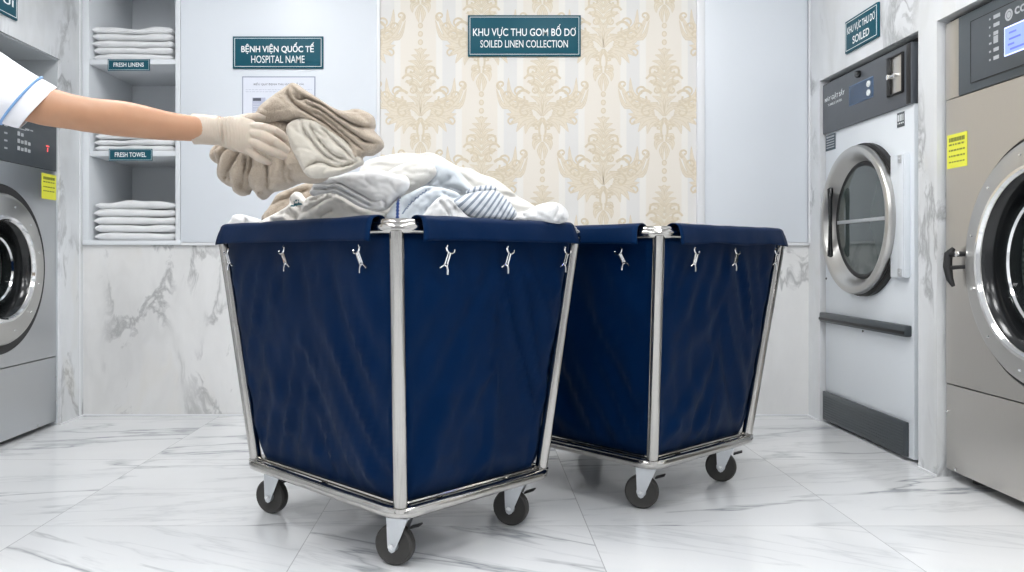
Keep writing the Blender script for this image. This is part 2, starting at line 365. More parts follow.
def wallpaper():
    mb = MB(); Y = BACK - .004; x0, x1, z0, z1 = bx_(380), bx_(697), WZ, ROOM_H
    mb.box(x0, x1, Y, BACK, z0, z1)
    cnt = [0]
    def clip(pts):
        for ax, lim, sgn in ((0, x0 + .002, 1), (0, x1 - .002, -1), (1, z0 + .002, 1), (1, z1 - .002, -1)):
            out = []
            for i in range(len(pts)):
                p, q = pts[i - 1], pts[i]; dp, dq = (p[ax] - lim) * sgn, (q[ax] - lim) * sgn
                if (dp >= 0) != (dq >= 0):
                    s = dp / (dp - dq); out.append((p[0] + (q[0] - p[0]) * s, p[1] + (q[1] - p[1]) * s))
                if dq >= 0: out.append(q)
            pts = out
            if len(pts) < 3: return []
        return pts
    def put(pts, mi, lift):
        pts = clip(pts)
        if len(pts) > 2: mb.poly([(p[0], Y - lift, p[1]) for p in pts], mi)
    def stroke(pts, ws, ox, oz, sx, mi, lift):          # tapering ribbon through pts, widths ws, in px units about the motif's centre
        n = len(pts); P = [Vector((p[0] * sx, p[1])) for p in pts]
        Q = []; W = []
        for i in range(n - 1):                            # Catmull-Rom
            a, b_, c_, d_ = P[max(i - 1, 0)], P[i], P[i + 1], P[min(i + 2, n - 1)]
            for k in range(5):
                u = k / 5; Q.append(.5 * (2 * b_ + (c_ - a) * u + (2 * a - 5 * b_ + 4 * c_ - d_) * u * u + (3 * b_ - a - 3 * c_ + d_) * u ** 3)); W.append(ws[i] + (ws[i + 1] - ws[i]) * u)
        Q.append(P[-1]); W.append(ws[-1]); L = []; R = []
        for i, q in enumerate(Q):
            t_ = (Q[min(i + 1, len(Q) - 1)] - Q[max(i - 1, 0)]).normalized(); nn = Vector((-t_.y, t_.x)) * W[i]
            L.append(q + nn); R.append(q - nn)
        for i in range(len(Q) - 1):
            put([(ox + p.x * kx, oz + p.y * kx) for p in (L[i], L[i + 1], R[i + 1], R[i])], mi, lift)
    def leaf(base, tip, wd, bend, ox, oz, sx, fill=1, line=2):
        bx, by = base; tx, ty = tip; mx, my = (bx + tx) / 2 - (ty - by) * bend, (by + ty) / 2 + (tx - bx) * bend
        stroke([base, (mx, my), tip], [wd * .35, wd, .2], ox, oz, sx, line, .0004 + cnt[0] % 7 * .00004); cnt[0] += 1
        stroke([base, (mx, my), tip], [wd * .1, wd - .7, .0], ox, oz, sx, fill, .0008 + cnt[0] % 13 * .00002)
        stroke([base, (mx, my), tip], [.35, .3, .1], ox, oz, sx, line, .0012)
    def curl(cx, cz, r, a0, a1, wd, ox, oz, sx, mi=2):
        pts = []; ws = []
        for k in range(9):
            u = k / 8; a = a0 + (a1 - a0) * u; rr = r * (1 - .78 * u); pts.append((cx + rr * math.cos(a), cz + rr * math.sin(a))); ws.append(wd * (1 - .5 * u))
        cnt[0] += 1; lf = .0014 + cnt[0] % 23 * .00005; stroke(pts, ws, ox, oz, sx, mi, lf)
        e = pts[-1]; stroke([(e[0] - 1, e[1]), (e[0] + 1, e[1])], [1.1, 1.1], ox, oz, sx, mi, lf + .00002)
    for ci in range(-1, 6):
        colx = 420.5 + 60.9 * ci; off = 0 if ci % 2 == 0 else 68.5
        for r in range(-3, 3):
            cy = 98 + off + 137 * r
            if cy > 330: continue
            ox, oz = bx_(colx), bz_(cy)                  # centre of the spread
            for s_ in (1, -1):
                A = (ox, oz, s_)
                # crown: stacked petals to a point
                for i, (h, l_, a) in enumerate(((44, 9, 62), (38, 11, 48), (32, 13, 38), (26, 15, 30), (20, 15, 22), (14, 14, 12))):
                    a = math.radians(a); leaf((0, h - 4), (l_ * math.cos(a) + 2, h + l_ * math.sin(a) * .6), 2.6, .22, *A)
                curl(9, 27, 6, -.5, 5.2, 1.1, *A); curl(12, 17, 6.5, .3, 6.0, 1.1, *A); curl(8, 8, 6, 1, 7, 1.1, *A)
                # acanthus wings
                for (bx, by, tx, ty, wd, bd) in ((6, -6, 44, 14, 4.6, -.30), (8, -8, 41, 4, 4.4, -.26), (10, -10, 38, -6, 4.2, -.22), (10, -14, 36, -16, 4.4, -.12),
                                                 (9, -18, 33, -27, 4.2, .10), (7, -20, 26, -34, 4.0, .18), (5, -22, 17, -36, 3.4, .22), (14, -4, 34, 20, 3.2, -.3), (20, -4, 46, 9, 2.8, -.42)):
                    leaf((bx, by), (tx, ty), wd, bd, *A)
                curl(41, 13, 5, -1.2, 4.2, 1.2, *A); curl(20, 0, 8.5, 2.6, -3.4, 1.4, *A); curl(17, -14, 7.5, 2.2, -3.6, 1.3, *A); curl(31, -24, 5, 2.5, -2.6, 1.1, *A)
                curl(28, -7, 6, .4, 6.2, 1.1, *A)
                # stem and bud
                stroke([(1, -20), (3.2, -32), (1.6, -42)], [.9, 1.0, .8], *A, 2, .0013)
                leaf((1, -38), (9, -44), 2.6, .4, *A); leaf((1, -42), (8, -52), 3, .3, *A); leaf((0, -44), (1.5, -62), 2.6, .12, *A); curl(7, -41, 3, 0, 5, .8, *A)
            for s_ in (1, -1):
                A = (ox, oz, s_)
                for (bx, by, tx, ty, wd, bd) in ((0, -16, 12, 2, 3.6, .25), (0, -16, 6, 10, 3.4, .15), (0, -18, 16, -8, 3.4, .2), (0, -20, 12, -28, 3.0, -.2), (0, 4, 7, 16, 3.0, -.2)): leaf((bx, by), (tx, ty), wd, bd, *A)
                curl(24, 6, 6, 3.0, -2.6, 1.1, *A); curl(6, -30, 4, .5, 5.6, 1.0, *A); curl(34, 2, 5, .2, 5.4, 1.0, *A)
            stroke([(0, 50), (0, 40)], [.3, 3], ox, oz, 1, 1, .001); stroke([(0, 30), (0, -18)], [4.5, 6], ox, oz, 1, 3, .0003)
            for k in range(4):                            # drop of beads between one motif and the next
                cz = -68.5 - 8.3 * (k - .2) + 2; pts = [(2.6 * math.cos(a) * (1 if True else 1), cz + 3.0 * math.sin(a)) for a in [2 * PI * q / 10 for q in range(10)]]
                put([(ox + p[0] * kx, oz + p[1] * kx) for p in pts], 2, .0006)
                put([(ox + p[0] * kx * .6, oz + (cz + (p[1] - cz) * .6) * kx) for p in pts], 1, .0009)
    return mb.build('wallpaper', [M['paper_g'], M['orn'], M['orn_d'], M['orn_l']], wb, smooth=0, fix=False)
wp = wallpaper()

# side walls with the openings the machines stand in
LO0, LO1, LZ = 2.925, 3.890, 1.750
b = MB(); D = -2.85
b.box(D, XL, LO1, BACK, 0, ROOM_H); wl = struct(b.build('wall_left', M['marble_l'], smooth=0))
b = MB(); b.box(D, XL, LO0, LO1, LZ, ROOM_H); struct(b.build('wall_left', M['marble_l'], smooth=0))
b = MB(); b.box(D, XL, FRONT, LO0, 0, ROOM_H); struct(b.build('wall_left', M['marble_l'], smooth=0))
b = MB()
b = MB(); b.box(D - .05, D, LO0 - .01, LO1 + .01, 0, LZ + .02); b.box(D, XL - .012, LO1 - .006, LO1 - .0005, 0, LZ, mi=0); b.box(D, XL - .012, LO0, LO1 - .006, LZ - .006, LZ - .0005)
struct(b.build('trim_5', M['recess'], smooth=0))
b = MB(); b.tube([(XL - .30, 3.84, 1.500), (XL - .30, 3.84, LZ - .008)], .016, 10); tag(b.build('water_pipe', M['zinc']), 'thin grey pipe rising from the grey washer to the top of its recess', 'pipe')
DO0, DO1, WO0, WO1, RZ = 3.100, 3.985, 1.86, 2.975, 1.667
b = MB(); D = 2.50
for (ya, yb, za) in ((DO1, BACK, 0), (DO0, DO1, RZ), (WO0, WO1, RZ), (FRONT, WO0, 0), (WO1, DO0, 0)):
    b = MB(); b.box(XR, D, ya, yb, za, ROOM_H); wr = struct(b.build('wall_right', M['marble_r'], smooth=0))
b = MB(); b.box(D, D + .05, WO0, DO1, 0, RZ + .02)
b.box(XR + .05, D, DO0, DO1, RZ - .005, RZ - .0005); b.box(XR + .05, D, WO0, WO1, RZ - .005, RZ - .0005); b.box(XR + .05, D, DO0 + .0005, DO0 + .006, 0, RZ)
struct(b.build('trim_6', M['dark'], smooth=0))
b = MB(); b.box(XL - .001, XL + .003, LO1 + .19, LO1 + .193, 0, ROOM_H); b.box(XL, XL + .006, LO1, BACK, 0, .008); struct(b.build('baseboard_left', M['trim']))
b = MB(); b.box(XR - .006, XR, DO1, BACK, 0, .008); b.box(XR - .006, XR, WO1, DO0, 0, .008); struct(b.build('baseboard_right', M['trim']))
b = MB(); b.box(XR - .006, XR + .001, BACK - .022, BACK - .012, WZ, ROOM_H); struct(b.build('trim_4', M['trim']))

# open linen cabinet let into the back wall
cab = empty('linen_cabinet', (CABX0, BACK, WZ - .01))
tag(cab, 'white built-in linen cabinet with open shelves above the marble wainscot', 'cabinet')
def rel(o, p): return (p[0] - o.location.x, p[1] - o.location.y, p[2] - o.location.z)
CB = 4.63; cx0, cx1 = bx_(90), bx_(176)
def cb_box(name, x0, x1, y0, y1, z0, z1, bev=.002, m='cabinet', par=cab):
    q = MB(); a = rel(cab, (x0, y0, z0)); c_ = rel(cab, (x1, y1, z1)); q.box(a[0], c_[0], a[1], c_[1], a[2], c_[2], bev); return q.build(name, M[m], par)
cb_box('side_panel', CABX0, cx0, BACK - .010, CB, WZ, ROOM_H - .002)
cb_box('side_panel', cx1, CABX1, BACK - .010, CB, WZ, ROOM_H - .002)
cb_box('back_panel', CABX0, CABX1, CB, CB + .02, WZ, ROOM_H - .002, 0)
bot = cb_box('bottom_panel', cx0 - .03, cx1 + .03, BACK - .018, CB, bz_(245), bz_(240.5))
SH = []
for (py, txt, lx0, lx1, ly0, ly1) in ((59.5, 'FRESH LINENS', 108.5, 150.5, 59.5, 71), (151, 'FRESH TOWEL', 109.6, 153, 149, 161)):
    z = bz_(py); SH.append(z)
    sh = cb_box('shelf', cx0 + .001, cx1 - .001, BACK - .004, CB - .001, z - .026, z)
    lab = MB(); a = rel(cab, (bx_(lx0), BACK - .0065, bz_(ly1))); c_ = rel(cab, (bx_(lx1), BACK - .0055, bz_(ly0)))
    y1 = a[1] + .0025
    lab.box(a[0], c_[0], a[1] - .003, y1, a[2], c_[2], .001)
    ins = .004
    for (p, q, r_, s_) in ((a[0] + ins, c_[0] - ins, a[2] + ins, a[2] + ins + .0012), (a[0] + ins, c_[0] - ins, c_[2] - ins - .0012, c_[2] - ins), (a[0] + ins, a[0] + ins + .0012, a[2] + ins, c_[2] - ins), (c_[0] - ins - .0012, c_[0] - ins, a[2] + ins, c_[2] - ins)):
        lab.box(p, q, a[1] - .0036, a[1] - .003, r_, s_, mi=1)
    w_ = c_[0] - a[0]; text_faces(lab, txt, a[0] + w_ * .14, c_[0] - w_ * .14, a[2] + .019, c_[2] - .018, a[1] - .0036, 1, .015)
    o = lab.build('shelf_label', [M['teal'], M['letter']], sh, smooth=0); o['label'] = 'teal label with white lettering ' + txt
cb_box('shelf', cx0 + .001, cx1 - .001, BACK - .004, CB - .001, 2.27, 2.296)

# folded towels on the shelves
def folded_towel(w_, d_, h_, seed, waves=.004):
    """a flat folded towel: several plies wrapped by a rounded front fold"""
    rnd = random.Random(seed); mb = MB(); plies = 1; nx, ny = 22, 8
    ph = rnd.random() * 6
    for p in range(plies):
        z0 = h_ * p / plies; hh = h_ / plies
        rows = []
        prof = []                                       # closed section: front fold rounded
        for k in range(7):
            a = -PI / 2 + PI * k / 6; prof.append((-math.cos(a) * hh * .5, hh * .5 + math.sin(a) * hh * .5))
        front = [(y - 0, z) for y, z in prof]
        for i in range(nx + 1):
            u = i / nx; x = (u - .5) * w_; e = min(u, 1 - u); en = min(1, e / .04); en = math.sqrt(max(0, 1 - (1 - en) ** 2))
            wz = waves * (math.sin(u * 7 + ph + p) + .6 * math.sin(u * 15 + ph * 2 + p * 2)); wy = .005 * math.sin(u * 5 + ph * 3 + p * 1.7) + .003 * math.sin(u * 23 + p)
            sec = [(x, y + hh * .5 + wy + p * .003, z0 + wz * (z / hh + p) / plies + hh * .5 + (z - hh * .5) * (.35 + .65 * en)) for y, z in front]
            top = sec[-1]; bot_ = sec[0]
            sec = sec + [(x, d_ * .5, top[2] + .002 * math.sin(u * 9 + ph)), (x, d_, top[2]), (x, d_, bot_[2]), (x, d_ * .5, bot_[2])]
            rows.append([mb.bm.verts.new(q) for q in sec])
        K = len(rows[0])
        for A, B in zip(rows, rows[1:]):
            for k in range(K): mb.bm.faces.new((A[k], A[(k + 1) % K], B[(k + 1) % K], B[k]))
        mb.bm.faces.new(rows[0][::-1]); mb.bm.faces.new(rows[-1])
    return mb
STK = [('towels stacked on the cabinet\'s top visible shelf', 'upper cabinet shelf', SH[0], bz_(26), 89.5, 173, 5),
       ('towels stacked on the cabinet\'s middle shelf', 'middle cabinet shelf', SH[1], bz_(127), 91.5, 175, 4),
       ('towels stacked on the cabinet\'s bottom', 'cabinet bottom', bz_(240.5), bz_(201), 92, 176, 5)]
ORD = {5: ['lowest', 'second from the bottom', 'middle one', 'second from the top', 'topmost'], 4: ['lowest', 'second from the bottom', 'second from the top', 'topmost']}
for si, (grp, where, z0, zt, px0, px1, n) in enumerate(STK):
    rnd = random.Random(si + 5); hh = (zt - z0) / n; xc = (bx_(px0) + bx_(px1)) / 2; ww = bx_(px1) - bx_(px0) - .012
    for k in range(n):
        o = folded_towel(ww - rnd.random() * .014, .33, hh - .0035, si * 10 + k, .0025 if k < n - 1 else .006).build('folded_towel', M['towel_w'])
        lift = .0075 if k == 0 else 0
        o.location = (xc + rnd.uniform(-.003, .003), BACK + .012 + rnd.uniform(0, .008), z0 + hh * k + .003)
        tag(o, f'folded white towel, {ORD[n][k]} of the stack on the {where}', 'towel', grp)

# ---------------------------------------------------------------- signs
def sign(name, w_, h_, lines, label, loc, rz, frame=True):
    """lines: (text, x0, x1, z0, z1, bold) in fractions of the plate"""
    root = empty(name, loc, rz); tag(root, label, 'sign')
    q = MB(); q.box(-w_ / 2, w_ / 2, -.010, 0, -h_ / 2, h_ / 2, .0015); q.build('plate', M['teal'], root)
    f = MB(); i = .009; t_ = .0022
    for (a, c_, d, e) in ((-w_ / 2 + i, w_ / 2 - i, -h_ / 2 + i, -h_ / 2 + i + t_), (-w_ / 2 + i, w_ / 2 - i, h_ / 2 - i - t_, h_ / 2 - i), (-w_ / 2 + i, -w_ / 2 + i + t_, -h_ / 2 + i, h_ / 2 - i), (w_ / 2 - i - t_, w_ / 2 - i, -h_ / 2 + i, h_ / 2 - i)):
        f.box(a, c_, -.0112, -.010, d, e)
    f.build('border', M['letter'], root, smooth=0)
    for (txt, a, c_, d, e, bd) in lines:
        g = MB(); text_faces(g, txt, -w_ / 2 + a * w_, -w_ / 2 + c_ * w_, h_ / 2 - e * h_, h_ / 2 - d * h_, -.0108, 0, bd); g.build('lettering', M['letter'], root, smooth=0, fix=False)
    return root
sw, sh_ = (324 - 234) * kx, (69.5 - 37.5) * kx
sign('wall_sign', sw, sh_, [('BỆNH VIỆN QUỐC TẾ', .095, .90, .19, .55, .022), ('HOSPITAL NAME', .205, .795, .60, .83, .004)],
     'teal sign lettered HOSPITAL NAME above the paper notice on the white wall', (bx_(279), BACK - .0125, bz_(53.5)), 0)
sw, sh_ = (580.5 - 468) * kx, (57 - 16) * kx
sign('wall_sign', sw, sh_, [('KHU VỰC THU GOM BỐ DƠ', .045, .955, .22, .56, .010), ('SOILED LINEN COLLECTION', .11, .885, .61, .79, .006)],
     'teal sign lettered SOILED LINEN COLLECTION on the cream damask wallpaper', (bx_(524.2), BACK - .0055, bz_(36.5)), 0)
sign('wall_sign', .300, .145, [('KHU VỰC THU DƠ', .08, .92, .18, .50, .02), ('SOILED', .25, .76, .58, .82, .02)],
     'small teal sign on the marble wall above the white dryer', (XR - .0005, 3.54, 1.797), -PI / 2)
sign('wall_sign', .46, .20, [('KHU VỰC', .14, .86, .20, .50, .02), ('GIẶT ỦI', .25, .93, .56, .80, .02)],
     'teal sign high on the left marble wall', (XL + .0005, 3.51 - .23, 1.923), PI / 2)
# framed notice
nt_ = empty('wall_notice', (bx_(279.5), BACK - .0125, bz_(118))); tag(nt_, 'white paper notice on the wall below the hospital name sign', 'notice')
nw, nh = (316 - 243) * kx, (159 - 77) * kx
q = MB(); q.box(-nw / 2, nw / 2, -.004, 0, -nh / 2, nh / 2, .001); q.build('holder', M['ink_b'], nt_)
q = MB(); q.box(-nw / 2 + .006, nw / 2 - .006, -.0048, -.004, -nh / 2 + .006, nh / 2 - .006); q.build('sheet', M['paper'], nt_, smooth=0)
q = MB(); rnd = random.Random(3)
text_faces(q, 'BIỂU QUY ĐỊNH THU GOM ĐỒ VẢI', -nw * .34, nw * .34, nh * .385, nh * .425, -.0055, 0, 0)
for (xa, xb, za) in ((-.45, .45, .335), (-.45, .2, .31)):
    x = xa
    while x < xb: l = rnd.uniform(.02, .05); q.box(x * nw, min(x + l, xb) * nw, -.0053, -.0048, za * nh, za * nh + .0014, mi=1); x += l + .012
for bxx in (-.36, -.12, .12):
    q.box(bxx * nw, (bxx + .18) * nw, -.0053, -.0048, -.05 * nh, .24 * nh, mi=2); q.box((bxx + .01) * nw, (bxx + .12) * nw, -.0057, -.0053, .20 * nh, .235 * nh, mi=0)
    for k in range(7): q.box((bxx + .01) * nw, (bxx + .05 + .11 * rnd.random()) * nw, -.0057, -.0053, (.16 - k * .03) * nh, (.163 - k * .03) * nh, mi=3)
q.build('print', [M['ink'], M['ink_b'], plain('pale table print', (.50, .53, .66), .5, var=.02, bscale=4), M['letter']], nt_, smooth=0)

# ---------------------------------------------------------------- machines (local x runs left to right as one faces the machine)
def sticker(parent, name, x0, x1, z0, z1, y, mats, rows, seed=1):
    q = MB(); q.box(x0, x1, y - .0012, y, z0, z1); rnd = random.Random(seed); w_, h_ = x1 - x0, z1 - z0
    for (fz, fh, fill) in rows:
        x = x0 + w_ * .1; end = x1 - w_ * .1
        while x < end:
            l = w_ * rnd.uniform(.07, .16); q.box(x, min(x + l, end), y - .0016, y - .0012, z1 - h_ * (fz + fh), z1 - h_ * fz, mi=1); x += l + w_ * fill
    return q.build(name, mats, parent, smooth=0)
def ring_holder(): pass
def washer(name, label, loc, rz, w_, H, body, zb, seam, panel_z, panel_x0, door, dark):
    root = empty(name, loc, rz); tag(root, label, 'washing machine', 'front loading washing machines in the side walls')
    cx, cz, R0, R1 = door['c'][0], door['c'][1], door['R'], door['r']; gp = door.get('gap', .016)
    dep = .70
    # cabinet front with a round opening
    q = MB(); N = 72; y = 0
    def plate(x0, x1, z0, z1, hole=None, yy=0, mi=0):
        if not hole: q.box(x0, x1, yy, yy + .03, z0, z1, .0025, 1, mi); return
        hx, hz, hr = hole; ringv = []; outv = []
        for k in range(N):
            a = 2 * PI * k / N; c, s = math.cos(a), math.sin(a)
            t_ = min([(x1 - hx) / c if c > 1e-6 else 1e9, (x0 - hx) / c if c < -1e-6 else 1e9, (z1 - hz) / s if s > 1e-6 else 1e9, (z0 - hz) / s if s < -1e-6 else 1e9])
            ringv.append((hx + hr * c, hz + hr * s)); outv.append((hx + t_ * c, hz + t_ * s))
        corners = {(x1, z1): None, (x0, z1): None, (x0, z0): None, (x1, z0): None}
        iv = [q.bm.verts.new((a, yy, b_)) for a, b_ in ringv]; ov = [q.bm.verts.new((a, yy, b_)) for a, b_ in outv]
        bv = [q.bm.verts.new((a, yy + .03, b_)) for a, b_ in ringv]
        for k in range(N):
            k2 = (k + 1) % N; a, b_ = outv[k], outv[k2]
            cn = None
            for cc in corners:
                if (abs(a[0] - cc[0]) < 1e-6) != (abs(b_[0] - cc[0]) < 1e-6) and (abs(a[1] - cc[1]) < 1e-6) != (abs(b_[1] - cc[1]) < 1e-6) and abs(a[0] - b_[0]) > 1e-6 and abs(a[1] - b_[1]) > 1e-6 and math.hypot(a[0] - cc[0], a[1] - cc[1]) < .25: cn = cc
            vs = [iv[k], ov[k]] + ([q.bm.verts.new((cn[0], yy, cn[1]))] if cn else []) + [ov[k2], iv[k2]]
            q.bm.faces.new(vs).material_index = mi
            q.bm.faces.new((iv[k], iv[k2], bv[k2], bv[k])).material_index = mi
    plate(0, w_, seam + .002, panel_z[0] - .002, (cx, cz, R0 + gp))
    q.build('front_panel', body, root, smooth=25)
    q = MB(); q.box(0, w_, 0, .03, zb, seam - .002, .003); q.build('lower_panel', body, root)
    q = MB(); q.box(.004, w_ - .004, .030, dep, zb + .01, H - .004, 0); q.bm.normal_update(); bmesh.ops.delete(q.bm, geom=[f for f in q.bm.faces if f.calc_center_median().y < .031], context='FACES_ONLY')
    q.build('casing', body, root, smooth=0)
    # door frame ring in the opening, black seal round it
    q = MB(); q.lathe([(R0 + gp, .004), (R0 + gp - .004, -.003), (R0 + .003, -.003), (R0 + .001, .010)], cx, 0, cz, n=96); seal = q.build('door_seal', M['black'], root)
    dr = empty('door', (0, 0, 0)); dr.parent = root
    q = MB(); p = .026
    q.lathe([(R0, .01), (R0, -p * .4), (R0 - .006, -p * .75), (R0 - .02, -p), (R1 + .035, -p), (R1 + .022, -p * 1.15), (R1 + .010, -p * 1.15), (R1, -p * .8), (R1 - .004, -.002), (R1 - .006, .02)], cx, 0, cz, n=96)
    q.build('door_ring', M['ring'], dr)
    q = MB(); q.lathe([(R1 + .024, -p * 1.15), (R1 + .018, -p * 1.42), (R1 + .008, -p * 1.42), (R1 + .001, -p * 1.05)], cx, 0, cz, n=96); q.build('chrome_bead', M['chrome'], dr)
    q = MB(); r2 = R1 - .032; q.lathe([(R1 + .001, -p * .9), (R1 - .010, -p * .5), (R1 - .02, .012), (r2 + .012, .035), (r2, .05), (r2, .09)], cx, 0, cz, n=96); q.build('rubber_gasket', M['black_gloss'], dr)
    q = MB(); r3 = r2 - .004
    q.lathe([(r3, .030), (r3 - .012, .022), (r3 - .03, .05), (r3 - .045, .13), (r3 * .5, .165), (.002, .175)], cx, 0, cz, n=72)
    q.build('door_glass', M['glass'], dr)
    q = MB(); q.lathe([(r3 - .022, .026), (r3 - .026, .020), (r3 - .032, .026)], cx, 0, cz, n=72); q.build('glass_rim', M['chrome'], dr)
    nscr = 12
    for k in range(nscr):
        a = 2 * PI * (k + .5) / nscr + door.get('ph', 0); rr = (R0 + R1 + .02) / 2; q = MB()
        q.lathe([(.0055, -p - .0005), (.0045, -p - .003), (.001, -p - .0035)], cx + rr * math.cos(a), 0, cz + rr * math.sin(a), n=8)
        q.build('screw', M['chrome'], dr)
    q = MB(); q.lathe([(r2 + .03, .10), (r2 + .035, .16), (r2 + .035, .55), (.002, .56)], cx, 0, cz, n=72, uvs=(90, 12)); q.build('drum', M['drum'], root, fix=True)
    # control panel
    pz0, pz1 = panel_z
    if panel_x0 > .01:
        q = MB(); q.box(.001, panel_x0 - .002, -.004, .03, pz0, pz1, .003); q.build('side_strip', body, root)
    q = MB(); q.box(panel_x0, w_ - (.012 if panel_x0 < .01 else .001), -.006, .03, pz0, pz1, .003)
    pan = q.build('control_panel', dark, root)
    for fx in (.08, w_ - .08):
        for fy in (.08, .60): q = MB(); q.lathe([(.028, 0), (.028, .012), (.012, .016), (.012, zb + .012)], fx, fy, 0, axis='z', n=14, cap0=True, cap1=True); q.build('foot', M['black'], root)
    for (sx, sz) in ((w_ - .008, seam - .10), (w_ - .008, .12), (.008, seam - .10), (w_ * .82, zb + .012), (.06, zb + .012)):
        q = MB(); q.lathe([(.006, -.001), (.006, -.003), (.002, -.005)], sx, 0, sz, n=8); q.build('panel_bolt', M['chrome'], root)
    return root, dr, pan
YR = 2.960; WLX = -2.000
rw, rwd, rwp = washer('washing_machine', 'warm stainless front loader with blue screen at the right edge', (1.715, YR, 0), -PI / 2, 1.058, 1.650, M['body_w'], .035, .345, (1.372, 1.650), .085,
              dict(c=(.529, .786), R=.387, r=.286), M['panel2'])
lw, lwd, lwp = washer('washing_machine', 'grey stainless front loader standing in the left wall behind the sleeve', (WLX, 2.943, 0), PI / 2, .944, 1.500, M['body_g'], .022, .332, (1.213, 1.500), 0,
              dict(c=(.475, .753), R=.322, r=.204, gap=.040), M['panel'])
# right washer fittings
q = MB()
q.box(.161, 1.02, -.0085, -.006, 1.402, 1.614, .002, mi=0); q.build('panel_inset', [M['panel']], rwp)
q = MB()
for (a, c_, d, e) in ((.161, 1.02, 1.612, 1.6145), (.161, 1.02, 1.4005, 1.403), (.1595, .162, 1.4005, 1.6145)): q.box(a, c_, -.0090, -.006, d, e)
q.build('panel_groove', M['black'], rwp)
q = MB(); rnd = random.Random(8)
for k in range(6):
    z = 1.588 - k * .027; q.box(.262, .262 + rnd.uniform(.006, .012), -.0092, -.0085, z, z + .006)
    q.box(.285, .285 + rnd.uniform(.020, .034), -.0092, -.0085, z - .002, z + .010 if k not in (3,) else z + .022)
q.build('panel_icons', M['letter_g'], rwp, smooth=0)
q = MB(); q.box(.340, .64, -.0095, -.0085, 1.448, 1.541, .001); q.box(.345, .635, -.0105, -.0095, 1.453, 1.536, mi=1)
for (a, c_, z) in ((.365, .40, 1.515), (.365, .42, 1.495), (.36, .39, 1.478), (.37, .46, 1.462), (.45, .56, 1.515), (.48, .60, 1.49)): q.box(a, c_, -.0109, -.0105, z, z + .006, mi=2)
q.build('screen', [M['lcd_w'], M['lcd'], M['lcd_d']], rwp, smooth=0)
q = MB(); q.lathe([(.019, -.0092), (.012, -.0092)], .362, 0, 1.577, n=20); q.lathe([(.010, -.0092), (.001, -.0092)], .362, 0, 1.577, n=14); text_faces(q, 'coso', .39, .50, 1.568, 1.592, -.0092, 0, .02); q.build('maker_mark', M['letter_g'], rwp, smooth=0, fix=False)
h = MB()                                          # black latch handle left of the door
hp = [(.082, -.020, .835), (.070, -.032, .815), (.068, -.034, .770), (.078, -.032, .725), (.090, -.026, .700)]
h.tube(hp, [.007, .014, .015, .012, .006], 12, flat=.7); h.tube([(.078, -.03, .812), (.110, -.020, .814), (.150, -.014, .814)], [.010, .010, .008], 10); h.tube([(.078, -.03, .765), (.11, -.018, .768), (.148, -.012, .77)], [.008, .007, .007], 10)
h.build('door_handle', M['black'], rwd)
q = MB(); q.lathe([(.011, -.028), (.010, -.034), (.001, -.036)], .118, 0, .814, n=12); q.build('latch_cap', M['chrome'], rwd)
sticker(rw, 'warning_sticker', .010, .128, 1.122, 1.243, -.0005, [M['yellow'], M['olive']], ((.10, .12, .015), (.28, .05, .05), (.45, .05, .03), (.62, .05, .04), (.80, .04, .04)))
q = MB(); q.box(.40, .475, .128, .1295, .772, .790); q.box(.405, .47, .1265, .128, .795, .803); q.build('glass_label', M['letter'], rwd, smooth=0)
# left washer fittings
sticker(lw, 'warning_sticker', .808, .936, 1.075, 1.193, -.0005, [M['yellow'], M['olive']], ((.12, .11, .015), (.30, .05, .05), (.50, .04, .03), (.66, .04, .04)), 4)
q = MB(); rnd = random.Random(11)
def ly(px): return 2.0 * 813 / (475 - px) - 2.943
def lz(px, py): return EYE + (258 - py) * (2.0 / (475 - px))
for (px, py, w_, h_) in ((18, 129, .05, .004), (24, 130, .03, .008), (29, 131, .02, .005)): q.box(ly(px), ly(px) + w_, -.0075, -.006, lz(px, py), lz(px, py) + h_)
for r in range(3):
    for k in range(4 if r else 2): x = .60 + k * .028; z = 1.335 - r * .032; q.box(x, x + .018, -.0075, -.006, z, z + .018 - .004 * (k % 2))
for cc in range(3):
    for r in range(4): x = .36 + cc * .07; z = 1.36 - r * .032; q.box(x, x + .022, -.0075, -.006, z, z + .007)
q.build('panel_icons', M['letter_g'], lwp, smooth=0)
q = MB(); q.box(.838, .862, -.0078, -.006, 1.318, 1.324); q.box(.846, .852, -.0078, -.006, 1.295, 1.313); q.build('indicator_lamp', M['red'], lwp, smooth=0)
# small pilot sticks out

# dryer
dy = empty('tumble_dryer', (1.710, 3.967, 0), -PI / 2); tag(dy, 'white tumble dryer with charcoal panel and round steel door in the right wall', 'dryer')
DW = .800
q = MB(); q.box(0, DW, 0, .70, .012, 1.640, .004); q.build('body', M['white_metal'], dy)
q = MB(); q.box(-.002, DW + .002, -.012, .02, 1.402, 1.642, .003); dp = q.build('control_panel', M['panel_d'], dy)
q = MB(); q.box(DW - .032, DW - .001, -.0135, -.010, 1.405, 1.639, .001); q.build('panel_edge', M['black'], dp)
q = MB(); q.box(.278, .502, -.0135, -.012, 1.487, 1.577, .001, mi=1); q.box(.282, .498, -.0145, -.0135, 1.491, 1.573); q.build('display', [M['disp'], M['disp_edge']], dp, smooth=0)
for z in (1.550, 1.512):
    q = MB(); q.lathe([(.014, -.0145), (.013, -.019), (.001, -.0195)], .466, 0, z, n=18); q.build('button', M['letter'], dp)
q = MB(); q.lathe([(.016, -.012), (.016, -.024), (.013, -.030), (.001, -.031)], .377, 0, 1.612, n=20); q.build('knob', M['black_gloss'], dp)
q = MB(); x0, x1, z0, z1 = .630, .752, 1.458, 1.617
